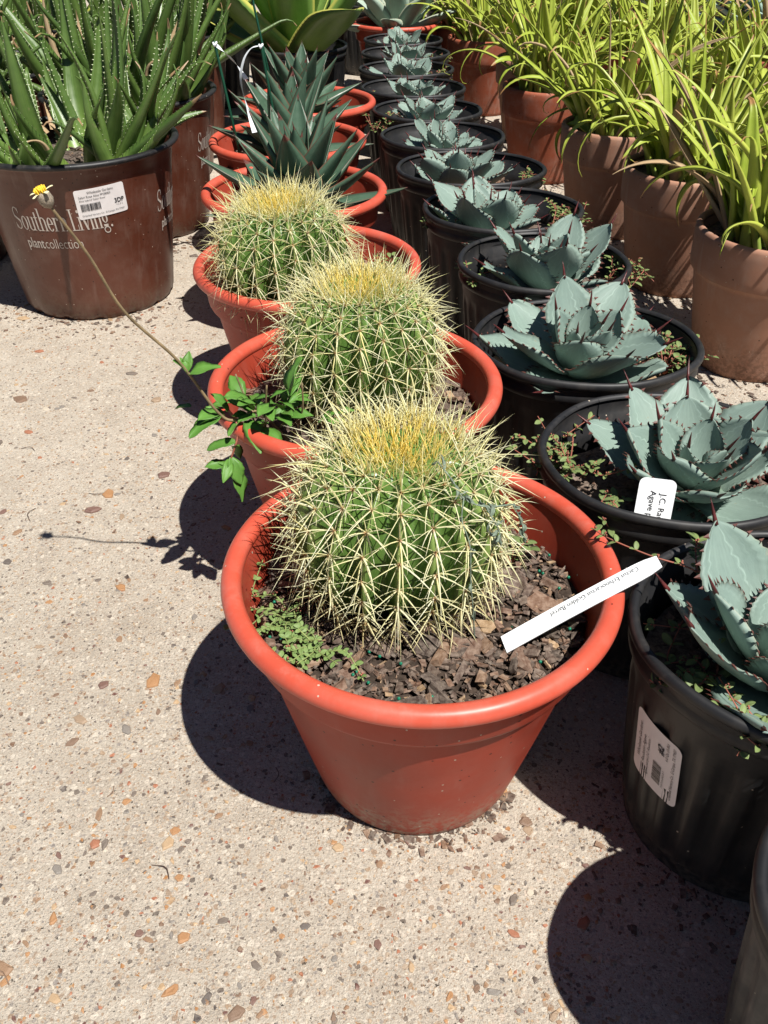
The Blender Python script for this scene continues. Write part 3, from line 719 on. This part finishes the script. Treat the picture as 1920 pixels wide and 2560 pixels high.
# ================================================================== the plants in the orange row
OP = [(.031, .553), (-.032, .877), (-.111, 1.234), (-.159, 1.586), (-.202, 1.937), (-.185, 2.30)]
OL = ['wide orange plastic pot with a white name tag resting on its rim',
      'orange plastic pot with a flowering weed hanging over its rim',
      'orange plastic pot of the barrel cactus standing beside the spiky dark agaves',
      'orange plastic pot of a dark agave right behind a barrel cactus pot',
      'orange plastic pot with green stakes and white ribbon',
      'orange plastic pot of the dark agave beside the big yellow edged agave']
ML = ['brown bark chips with green fertilizer beads round the tagged barrel cactus', 'bark mulch in the pot with the flowering weed', 'bark mulch under the barrel cactus beside the dark agaves',
      'bark mulch under the dark agave behind the barrel cacti', 'bark mulch in the pot with green stakes', 'bark mulch under the dark agave beside the big yellow edged agave']
for i, (x, y) in enumerate(OP):
    orange_pot(x, y, OL[i], rz=i*1.3)
    mulch(x, y, .1385, .196, ML[i], 2600 if i == 0 else 420-40*i, parts=i == 0, seed=20+i, hole=.25 if i < 3 else 0)
cactus(.010, .576, .188, .086, .156, 19, 11, 'golden barrel cactus in the orange pot with the white name tag', (R(1), R(-1)))
cactus(-.026, .890, .188, .086, .162, 20, 12, 'golden barrel cactus in the orange pot with the flowering weed')
cactus(-.136, 1.185, .188, .090, .158, 20, 13, 'golden barrel cactus in the orange pot beside the dark agaves', (R(-2), R(-2)))
GL = ['spiky dark blue green agave behind the barrel cacti, red edged leaves', 'spiky dark agave in the pot with green stakes and white ribbon', 'spiky dark agave beside the big yellow edged agave']
for i, (L, s) in enumerate(((.175, 3), (.165, 4), (.160, 5))):
    x, y = OP[3+i]
    rosette('dark_agave', x+(.01, .005, -.02)[i], y, .196, GL[i], 'agave', 'spiky dark agaves in orange pots', 'glow', 30, L, .0325, s, e=(0, 84), de=(16, 3), cup=.38, th=.006, wpk=.36, spine=.014, k0=.025, sharp=1.25, hstep=.03)

# white name tag lying across the mulch and rim
t = thing('plant_tag', (0, 0, 0), 'long white plastic name tag with black print resting on orange pot rim', 'plant tag')
A = Vector((.0960, .497, .2045)); Bv = Vector((.2165, .527, .2665)); u = (Bv-A); Ln = u.length; u.normalize()
side = u.cross(Vector((0, 0, 1))).normalized(); side = (side+Vector((0, 0, -.22))).normalized(); nn = side.cross(u).normalized()
if nn.z < 0: nn = -nn
def tagmap(a, b, o=0.):
    sag = .0015*math.sin(PI*a/Ln)
    return A+u*a+side*b+nn*(o+sag)
mb = MB(); wdt = .0155; V = []; out = []
for i in range(15):
    a = Ln*i/14; wl = wdt*(1 if i < 13 else (.93 if i == 13 else .70)); wo = (wdt-wl)/2
    out.append((a, -wdt/2+wo, wdt/2-wo))
for o in (0, -.0009):
    for a, b0, b1 in out: V += [tagmap(a, b0, o), tagmap(a, b1, o)]
n2 = 30; F = gridfaces(15, 2)+[q[::-1] for q in gridfaces(15, 2, off=n2)]
for i in range(14):
    for j in (0, 1): F.append((2*i+j, 2*i+2+j, n2+2*i+2+j, n2+2*i+j))
F += [(0, 1, n2+1, n2), (28, 29, n2+29, n2+28)]
mb.add(V, F); strip = mb.build('strip', 'tag', t, smooth=False)
tv, tf = text2d('Cactus Echinocactus Golden Barrel', .0060, -.00006)
wd_ = tv[:, 0].max(); 
decal([(tv, tf)], lambda a, b: tagmap(Ln*.88-a*(Ln*.56/wd_), b-.0045, .0006), 'lettering', 'ink', strip)

# ------------------------------------------------------------------ flowering weed in the second pot
t = thing('flowering_weed', (-.1298, .79, .215), 'weed with toothed green leaves and one long stemmed yellow flower', 'weed')
o0 = np.array((-.1298, .79, .215))
stem = smoothpath([(-.100, .815, .19), (-.1298, .79, .2484), (-.151, .77, .2502), (-.1677, .765, .2629), (-.1967, .755, .3247), (-.2325, .735, .3831), (-.250, .722, .440), (-.2674, .706, .487)], 48)-o0
mb = MB(); mb.add(*tube(stem, np.linspace(.0017, .0013, 48), 6)); mb.build('stem', 'stem_brown', t)
mb = MB(); mb.add(*tube(smoothpath([(-.151, .77, .2502), (-.150, .762, .235), (-.158, .757, .2130), (-.163, .756, .200)], 14)-o0, .0011, 6)); mb.build('stem', 'stem_red', t)
for q in ([(-.128, .80, .2), (-.122, .785, .255), (-.118, .78, .285)], [(-.10, .81, .2), (-.085, .79, .25), (-.083, .785, .285)], [(-.13, .80, .2), (-.145, .80, .26), (-.152, .80, .287)]):
    mb = MB(); mb.add(*tube(smoothpath(q, 12)-o0, .0010, 5)); mb.build('stem', 'stem_brown', t)
def weed_leaf(L, seed, wr=.25):
    rg = random.Random(seed)
    def wf(q):
        b = math.sin(PI*min(1, q*.93+.05))**.9*(1-.25*q)
        return L*wr*b*(1+.13*(((q*5.5) % 1)-.5) if q > .25 else 1)+.0004
    V, f, ta, sa, fr = leaf(L, wf, R(rg.uniform(5, 30)), R(rg.uniform(-45, 0)), lambda q: .35, lambda q: .0005, 20, 4, lat=rg.gauss(0, .25), wave=.0012, rng=rg)
    mb = MB(); mb.add(V, f, t=ta, s=sa); return mb.mesh('leaf', 'weed')
WL = [weed_leaf(.034, i, .24+.03*(i % 3)) for i in range(6)]
rg = random.Random(8)
def wleaf(p, az, pitch, s): 
    o = link('leaf', WL[rg.randrange(6)], t, np.array(p)-o0); o.rotation_euler = (rg.gauss(0, .25), -pitch, az); o.scale = (s, s, s)
for p, az_, pt, s in [((-.1905, .757, .312), R(200), .9, .55), ((-.1905, .757, .312), R(80), .9, .6), ((-.189, .757, .309), R(5), .1, .95), ((-.190, .757, .311), R(140), 1.2, .5),
        ((-.165, .766, .258), R(215), -.35, 1.15), ((-.165, .766, .258), R(200), -.2, .9), ((-.152, .758, .232), R(190), -.25, .95), ((-.152, .757, .228), R(100), -1.0, .8), ((-.160, .757, .211), R(260), -.7, .8), ((-.158, .757, .214), R(300), -1.2, .9), ((-.161, .756, .203), R(185), -.1, .75), ((-.160, .756, .203), R(330), -1.1, 1.2), ((-.162, .756, .200), R(160), .4, .5),
        ((-.140, .775, .247), R(300), -.5, 1.3), ((-.128, .77, .243), R(320), -.3, 1.2), ((-.135, .785, .25), R(170), .5, 1.0)]: wleaf(p, az_, pt, s)
for i in range(44):
    a = rg.random()*6.28; d = abs(rg.gauss(0, .022)); p = (-.118+d*math.cos(a)*1.2, .790+d*math.sin(a)*.7, .232+rg.random()*.036)
    wleaf(p, a+rg.gauss(0, .5), rg.uniform(-.4, .7), rg.uniform(.5, 1.0))
wleaf((-.098, .80, .262), R(35), .9, 1.25); wleaf((-.098, .80, .262), R(80), .5, 1.0)
ft = Vector((-.2674, .706, .487))-Vector(o0); fd = Vector((-.3, -.15, .94)).normalized(); Q = fd.to_track_quat('Z', 'Y').to_matrix()
mb = MB(); v, f = lathe([(.0012, -.002), (.0045, .0005), (.0062, .005), (.0056, .0095), (.0040, .012), (.0008, .0123)], 14); mb.add([Q @ Vector(p)+ft for p in v], [q[::-1] for q in f]); head = mb.build('flower_head', 'bud', t)
mb = MB()
for i in range(26):
    a = i*2.4; d = .0042*math.sqrt(i/26); v, f = tube([(d*math.cos(a), d*math.sin(a), .010), (d*math.cos(a)*1.25, d*math.sin(a)*1.25, .0165-.2*d)], [.0007, .0006], 5); mb.add([Q @ Vector(p)+ft for p in v], f)
tag(mb.build('disc_florets', 'floret', head), kind='stuff')
for i in range(5):
    V, f, ta, sa, fr = leaf(.0075, lambda q: .0018*(.6+.5*q)*(1 if q < .85 else .8), R(25), R(-10), lambda q: .15, lambda q: .0003, 6, 4)
    Mz = Matrix.Rotation(i*1.256+.4, 3, 'Z'); mb = MB(); mb.add([Q @ (Mz @ (Vector(p)+Vector((.003, 0, .0115))))+ft for p in V], f, t=ta, s=sa); mb.build('petal', 'petal', head)

# ------------------------------------------------------------------ spurge and the withered weed round the first cactus
spurge(-.075, .525, .202, 'bright green creeping weed at the left inside the tagged orange pot', 2, 10, .060, True, R(60), R(300), .010, SPL=SPG)
spurge(-.050, .490, .201, 'small creeping weed on the bark below the tagged barrel cactus', 3, 6, .042, True, R(90), R(330), .008, SPL=SPG)
spurge(.115, .60, .202, 'tiny sprig on the bark to the shaded side of the tagged cactus', 4, 3, .03, False)
t = thing('withered_weed', (.07, .545, .25), 'withered grey green weed draped over the spines of the tagged cactus', 'weed'); o0 = np.array((.07, .545, .25)); rg = random.Random(4)
wp = [[(.0395, .535, .3546), (.050, .525, .345), (.0587, .520, .3323), (.075, .520, .325), (.098, .535, .316)], [(.0587, .520, .3323), (.0575, .512, .318), (.064, .505, .300), (.066, .502, .27), (.070, .500, .235), (.073, .499, .205)], [(.098, .535, .316), (.106, .532, .30), (.108, .530, .288)], [(.075, .52, .325), (.085, .512, .31), (.088, .51, .295)]]
for i, q in enumerate(wp):
    P = smoothpath(q, 20)-o0; mb = MB(); mb.add(*tube(P, .0006, 5)); mb.build('stem', 'wither', t)
    for j in range(0, 20, 2 if i != 1 else 4):
        V, f, ta, sa, fr = leaf(rg.uniform(.005, .012), lambda q: .0016*math.sin(PI*min(1, q*.9+.1))+.0003, R(rg.uniform(-80, 60)), R(rg.uniform(-120, 120)), lambda q: .9, lambda q: .0004, 7, 4, lat=rg.gauss(0, 1), twist=rg.gauss(0, 1.5))
        mb = MB(); mb.add(V, f); mb.build('dry_leaf', 'wither', t, P[j], rg.random()*6.28)
spurge(-.20, 1.12, .203, 'dusty creeping weed on the near rim of the pot beside the dark agaves', 6, 9, .055, False, R(-60), R(120), .012)
spurge(-.005, 1.22, .203, 'upright wiry weed behind the barrel cactus beside the dark agaves', 7, 8, .05, False, 0, 6.28, .028)

# ================================================================== the black pots
BP = [(.350, .256, .137, .109), (.329, .486, .137, .123), (.293, .735, .138, .123), (.250, .995, .142, .124), (.238, 1.262, .128, .122), (.203, 1.506, .138, .121), (.167, 1.752, .146, .121), (.128, 2.00, .136, .122), (.105, 2.245, .132, .120), (.078, 2.50, .138, .122), (.064, 2.76, .137, .122), (.068, 3.02, .138, .122), (.064, 3.27, .132, .120)]
ordn = ['', '', 'next to the stickered pot and holding the white upright tag', 'second', 'third', 'fourth', 'fifth', 'sixth', 'seventh', 'eighth', 'ninth', 'tenth', 'eleventh']
spots = []
for i, (x, y, rx, ry) in enumerate(BP):
    if i == 0: nm = 'near the stickered pot on the side away from the tagged one'; lab = 'black nursery pot standing before the barcode stickered pot, casting a round shadow'
    elif i == 1: nm = 'in the barcode stickered pot'; lab = 'black nursery pot with a pale barcode sticker on its wall'
    elif i == 2: nm = 'in the pot with the upright white tag'; lab = 'black nursery pot with an upright white tag inside its rim'
    else: nm = 'in the %s black pot beyond the stickered one' % ordn[i]; lab = 'black nursery pot, %s in its row beyond the barcode stickered pot' % ordn[i]
    pot = black_pot(x, y, lab, rx, ry, mat='black_dusty' if i == 0 else 'black')
    if i == 1: stick_pot = pot
    mulch(x, y, rx*.855, .182, 'dark bark mulch '+nm if i else 'dark bark mulch in the black pot before the stickered pot', 240 if i < 5 else 90, ry/rx, seed=50+i, big=.012)
    rg = random.Random(100+i)
    dx, dy = [(0, 0), (-.022, -.004), (.022, .004), (-.008, .0), (.008, -.005), (-.025, -.01), (-.02, -.01), (0, -.01), (.0, 0), (0, 0), (0, 0), (0, 0), (0, 0)][i]
    k = [.9, .97, .98, .95, .93, .91, .86, .78, .86, .84, .82, .8, .8][i]
    raulston(x+dx, y+dy, .186, ('blue grey toothed agave '+nm) if i else 'blue grey toothed agave in the black pot before the stickered pot', 300+i*7+(3 if i == 2 else 0), k*rg.uniform(.93, 1.07), n=rg.randint(16, 20) if i < 9 else 15, tilt=(rg.gauss(0, .09), rg.gauss(0, .09)))
# sticker on the second pot
def rz_black(z, q=.137, h=.23): return np.interp(z, [0, .018, .022, h*.27, h*.5, h*.74, h-.046], [q*.765, q*.775, q*.79, q*.82, q*.86, q*.905, q*.918])
sw, sh = .048, .070
mp0 = lambda off: cone_map(lambda z: float(rz_black(z)), R(189), .092, off, .123/.137)
mp = lambda off: (lambda a, b: mp0(off)(a*1.2, b*1.08))
v, f = roundrect(sw, sh, .006); mb = MB(); mb.add([mp(.0022)(a, b) for a, b in v], f); st = mb.build('sticker', 'label', stick_pot, smooth=False)
st['label'] = 'pale paper sticker with barcode and sideways print'
items = []
def vt(body, size, x, y, shear=0., fit=None, off=0.):
    tv, tf = text2d(body, size, off, 1., shear); 
    if fit: tv[:, 0] *= fit/tv[:, 0].max()
    items.append(place(tv, tf, x, y, PI/2))
vt('Wholesale Gardens', .0052, .0085, .018, .2, .040); vt('J.C. Raulston Agave', .0046, .0145, .010, .2, .040); vt("Agave parryi 'J.C. Raulston'", .0038, .0195, .008, .25, .044)
vt('#2', .0085, .0335, .048, .1, None, .00015); vt('6.0 Qt. (5.8L)', .0032, .0378, .046, 0, .020); vt('Greenleaf Nursery Co.  El Campo, TX 77437', .0036, .0440, .006, 0, .060)
for q in barcode(.0, 0, .022, .0085): items.append(place(q[0], q[1], .0330, .012, PI/2))
vt('7 01714 64213 1', .0024, .0360, .012, 0, .02)
decal(items, mp(.0028), 'lettering', 'ink', st)
# the white upright tag
t = thing('plant_tag', (.2490, .645, .199), 'white upright plastic tag with sideways black print in front of an agave', 'plant tag'); t.rotation_euler = (R(-22), R(3), R(-8))
v, f = roundrect(.034, .075, .006); mb = MB(); V = np.array([(a-.017, 0, b-.02) for a, b in v]); mb.add(V, f); mb.add(V+np.array([0, .0009, 0]), [q[::-1] for q in f]); bl = mb.build('blade', 'tag', t, smooth=False)
items = []
for body, x, y, s in (('J.C. Raulston', .0040, .0415, .0080), ('Agave parryi', -.0055, .0435, .0080)):
    tv, tf = text2d(body, s); items.append(place(tv, tf, x, y, -PI/2))
decal(items, lambda a, b: (a, -.0005, b), 'lettering', 'ink', bl)
# weeds in the black pots
SW = [(.255, .455, 9, .07, True, R(80), R(300), 'reddish spurge weed at the rim above the barcode sticker'), (.300, .395, 8, .065, True, R(150), R(400), 'reddish spurge weed along the front rim of the stickered pot'), (.195, .765, 12, .07, True, R(60), R(300), 'dull spurge weed filling the mulch beside the upright white tag'),
      (.225, .66, 5, .04, False, R(60), R(300), 'small spurge sprig in front of the upright white tag'), (.352, .985, 12, .055, False, R(-60), R(120), 'green weed tuft in the second black pot beyond the stickered one'), (.150, 1.235, 8, .06, False, R(60), R(280), 'weed tuft at the inner rim of the third black pot'),
      (.335, 1.27, 8, .07, False, R(-70), R(60), 'weed trailing out of the third black pot toward the terracotta pots'), (.29, 1.51, 14, .075, False, R(-80), R(100), 'weed mat filling one side of the fourth black pot'), (.105, 1.49, 7, .05, False, R(80), R(280), 'weed tuft at the inner rim of the fourth black pot'),
      (.265, 1.74, 8, .06, False, R(-80), R(80), 'weed tuft in the fifth black pot'), (.02, 2.20, 9, .07, False, R(90), R(280), 'weed hanging over the seventh black pot'), (.0, 2.48, 8, .05, False, R(80), R(280), 'weed tuft in the eighth black pot'), (.14, 2.74, 9, .06, False, R(-90), R(90), 'weed tuft in the ninth black pot'), (.15, 3.0, 9, .06, False, R(-90), R(90), 'weed tuft in the tenth black pot')]
for i, (x, y, n, rc_, pr, a0, a1, lab) in enumerate(SW): spurge(x, y, .190, lab, 70+i, n, rc_, pr, a0, a1, .020)
# the long sprig reaching from the stickered pot over to the orange rim
p0 = np.array((.235, .545, .236))
spurge(*p0, 'red stemmed spurge sprig reaching from the stickered pot to the orange rim', 99, parts=True, paths=[[(.045, -.015, -.02), (.02, -.005, .008), (-.015, .008, .014), (-.045, .028, .016), (-.058, .040, .018)], [(.02, -.005, .008), (.025, .02, .012), (.03, .03, .014)]])

# ================================================================== brown pots and aloes
AP = [(-.578, 1.704, 'big brown nursery pot with white lettering and a white sticker'), (-.572, 2.13, 'big brown lettered pot right behind the stickered brown pot'), (-.985, 1.90, 'big brown pot half hidden to the side of the stickered brown pot'), (-.63, 2.56, 'big brown pot third in line behind the stickered brown pot'), (-1.02, 2.36, 'big brown pot deep among the aloes, second in the far file'), (-1.06, 2.80, 'big brown pot deep among the aloes, last in the far file'), (-.66, 2.98, 'big brown pot last in line behind the stickered brown pot')]
AL = ['tall green toothed aloe in the stickered brown pot', 'tall aloe right behind the one in the stickered pot', 'tall aloe half hidden to the side of the stickered pot', 'tall aloe third in line behind the stickered pot', 'tall aloe second in the far file', 'tall aloe last in the far file', 'tall aloe last in line behind the stickered pot']
brz = lambda z: .146+(.1765-.146)*(z-.012)/.244
for i, (x, y, lab) in enumerate(AP):
    pot = brown_pot(x, y, lab)
    mulch(x, y, .168, .262, 'bark mulch under the '+AL[i].replace('green toothed ', ''), 120 if i < 2 else 30, seed=80+i)
    aloe(x, y, .258, AL[i], 400+i, n=[62, 60, 46, 46, 34, 30, 34][i], rad=.145, Lr=(.17, .42) if i == 0 else (.24, .44))
    if i > 1: continue
    word, ww = serif_word('Southern Living.', .040)
    k = .178/ww; word = [(v*np.array([k, 1.]), f) for v, f in word]
    pl = text2d('plant', .027, .0003)[0:2]; co = text2d('collection', .027, -.0003)
    wpl = pl[0][:, 0].max()+.001; kk = .104/(wpl+co[0][:, 0].max())
    items = word+shift([(pl[0]*np.array([kk, 1]), pl[1])], .012, -.033)+shift([(co[0]*np.array([kk, 1]), co[1])], .012+wpl*kk, -.033)
    for a in ((243, 338) if i == 0 else (336,)):
        decal(items, cone_map(brz, R(a), .182 if i == 0 else .182, .0007), 'lettering', 'white_print', pot)
    if i == 0:
        mp = lambda off: cone_map(brz, R(284.5), .2005, off)
        tilt = lambda a, b, off: mp(off)(a-b*.04, b+a*.07)
        v, f = roundrect(.088, .052, .004); mb = MB(); mb.add([tilt(a, b, .0011) for a, b in v], f); st = mb.build('sticker', 'label', pot, smooth=False)
        items = []
        def ht(body, size, x, y, fit=None, off=0.):
            tv, tf = text2d(body, size, off)
            if fit: tv[:, 0] *= fit/tv[:, 0].max()
            items.append(place(tv, tf, x, y))
        ht('Wholesale Gardens', .006, .022, .0435, .046); ht('Safari Rose Aloe PP28003', .0055, .006, .037, .056); ht("Aloe hybrid 'Safari Rose'", .0042, .006, .0315, .046)
        items += barcode(.007, .014, .034, .013, 5); ht('3DP', .011, .066, .019, .018, .0002); ht('11.3 L', .004, .068, .014, .013)
        ht('Greenleaf Nursery Co.  El Campo, TX 77437', .0042, .006, .005, .076)
        decal(items, lambda a, b: tilt(a, b, .0017), 'lettering', 'ink', st)

# ================================================================== terracotta pots with strap-leaved plants
TP = [(.640, 1.404, 'terra_pale', 'pale dusty terracotta pot first in the terracotta row'), (.600, 1.760, 'terra_pale', 'pale terracotta pot with crusty base, second in the terracotta row'), (.532, 2.095, 'terra_pale', 'pale pinkish terracotta pot, third in the terracotta row'), (.445, 2.53, 'terra', 'dark red terracotta pot next to the pinkish one'), (.470, 2.93, 'terra_pale', 'terracotta pot hidden between the two dark red ones'), (.345, 3.32, 'terra', 'dark red terracotta pot next to last in its row'), (.315, 3.62, 'terra', 'terracotta pot last in its row'),
      (.935, 1.86, 'terra_pale', 'terracotta pot in the second file beside the pale dusty one'), (.890, 2.24, 'terra', 'terracotta pot in the second file, second along'), (.84, 2.62, 'terra_pale', 'terracotta pot in the second file, third along'), (.80, 3.02, 'terra', 'terracotta pot in the second file, fourth along'), (.70, 3.42, 'terra', 'terracotta pot in the second file, fifth along'), (1.24, 2.50, 'terra', 'terracotta pot in the third file, first along'), (1.18, 2.95, 'terra', 'terracotta pot in the third file, second along'), (.62, 3.85, 'terra', 'terracotta pot in the second file, last along'), (1.05, 3.6, 'terra', 'terracotta pot in the third file, last along')]
for i, (x, y, m, lab) in enumerate(TP):
    clay_pot(x, y, lab, m)
    mulch(x, y, .116, .212, 'bark mulch in the '+lab, 60 if i < 4 else 20, seed=150+i)
    strappy(x, y, .212, 'strappy plant in the '+lab, 500+i, n=[92, 90, 90, 86, 70, 74, 66][i] if i < 7 else 74, lean=None, Lr=(.13, .33))

# ================================================================== the far end
x, y = -.27, 3.02
black_pot(x, y, 'black pot of the big yellow edged agave', .16, .16, .25); mulch(x, y, .135, .21, 'bark mulch under the big yellow edged agave', 60, seed=301)
rosette('yellow_edged_agave', x, y, .215, 'big green agave with broad leaves edged in yellow', 'agave', None, 'green_agave', 15, .44, .078, 9, e=(14, 82), de=(24, 0), cup=.42, th=.016, wpk=.6, spine=.02, k0=.05, sharp=2.4, hstep=.06)
x, y = .045, 3.58
orange_pot(x, y, 'orange plastic pot of the smooth grey agave at the far end'); mulch(x, y, .138, .196, 'bark mulch under the smooth grey agave', 60, seed=302)
rosette('grey_agave', x, y, .2, 'smooth grey green agave with broad rounded leaves at the far end', 'agave', None, 'grey_agave', 26, .20, .042, 10, e=(12, 84), de=(22, 0), cup=.5, th=.010, wpk=.55, spine=.008, k0=.03, sharp=2.2, hstep=.03)
for i, (x, y, s) in enumerate(((1.46, 3.05, .36), (1.38, 3.55, .34), (1.75, 3.4, .36))):
    lab = ('beside the strap leaved plants', 'farther along beside the strap leaved plants', 'at the outer edge behind the strap leaved plants')[i]
    black_pot(x, y, 'black pot of the pale agave '+lab, .15, .15, .24)
    rosette('pale_agave', x, y, .2, 'pale blue narrow leaved agave '+lab, 'agave', 'pale blue agaves', 'pale_agave', 34, s, .024, 30+i, e=(8, 86), de=(8, 8), cup=.3, th=.007, wpk=.3, spine=.012, k0=.03, sharp=1.2, hstep=.06)
for i, (x, y) in enumerate(((-.28, 3.62), (-.62, 3.45), (-.05, 4.05), (.32, 4.05), (.95, 4.1), (-1.05, 3.3), (1.45, 4.1))):
    lab = ('behind the big yellow edged agave', 'behind the last aloe in line', 'behind the smooth grey agave', 'past the end of the terracotta row', 'past the end of the second terracotta file', 'behind the far file of aloes', 'behind the pale blue agaves')[i]
    black_pot(x, y, 'black pot '+lab, .16, .16, .25)
    rosette('green_agave', x, y, .22, 'green agave '+lab, 'agave', 'green agaves at the far end', 'green_agave' if i % 2 else 'grey_agave', 20, .30, .035, 60+i, e=(10, 84), de=(15, 5), cup=.45, th=.01, wpk=.45, spine=.012, k0=.04, sharp=1.5, hstep=.06)

# stakes and ribbons
def stake(p, q, label): 
    t = thing('plant_stake', p, label, 'stake'); d = np.array(q)-np.array(p)
    mb = MB(); mb.add(*tube([(0, 0, 0), d*.5, d*.97, d], [.0028, .0027, .0026, .001], 8)); mb.build('rod', 'stake', t); return t
stake((-.2835, 1.835, .19), (-.3161, 1.825, .4399), 'dark green plant stake at the rim of its orange pot, ribbon tied at its tip')
stake((-.2050, 1.86, .19), (-.2301, 1.83, .4322), 'green plant stake among the dark agave leaves, ribbon tied at its tip')
stake((-.250, 2.25, .19), (-.315, 2.28, .56), 'tall thin green stake in the pot behind the ribboned stakes')
def ribbon(pts, w, label):
    t = thing('ribbon', pts[0], label, 'ribbon'); P = smoothpath(pts, 30)-np.array(pts[0]); mb = MB(); V = []
    for i, p in enumerate(P):
        a = .6+1.4*math.sin(i*.11); s = np.array([math.cos(a), math.sin(a)*.6, .15*math.sin(i*.3)])*w
        V += [p-s, p+s]
    V = np.array(V); mb.add(V, gridfaces(30, 2)); mb.add(V+np.array([0, .0006, 0]), [q[::-1] for q in gridfaces(30, 2)]); mb.build('band', 'ribbon', t)
    k = MB(); k.add(*tube([(0, -.004, -.002), (.003, 0, .003), (0, .004, -.002), (-.003, 0, .002), (0, -.004, -.003)], .0022, 6)); k.build('knot', 'ribbon', t)
ribbon([(-.3150, 1.825, .434), (-.300, 1.83, .420), (-.2815, 1.84, .398), (-.266, 1.85, .37)], .0055, 'white ribbon tied to the dark stake at the pot rim')
ribbon([(-.2301, 1.830, .430), (-.248, 1.83, .427), (-.264, 1.825, .408), (-.2715, 1.815, .3728), (-.262, 1.81, .3234), (-.2497, 1.80, .2852)], .0070, 'long white ribbon hanging from the stake among the dark agave leaves')
bpy.context.view_layer.update()
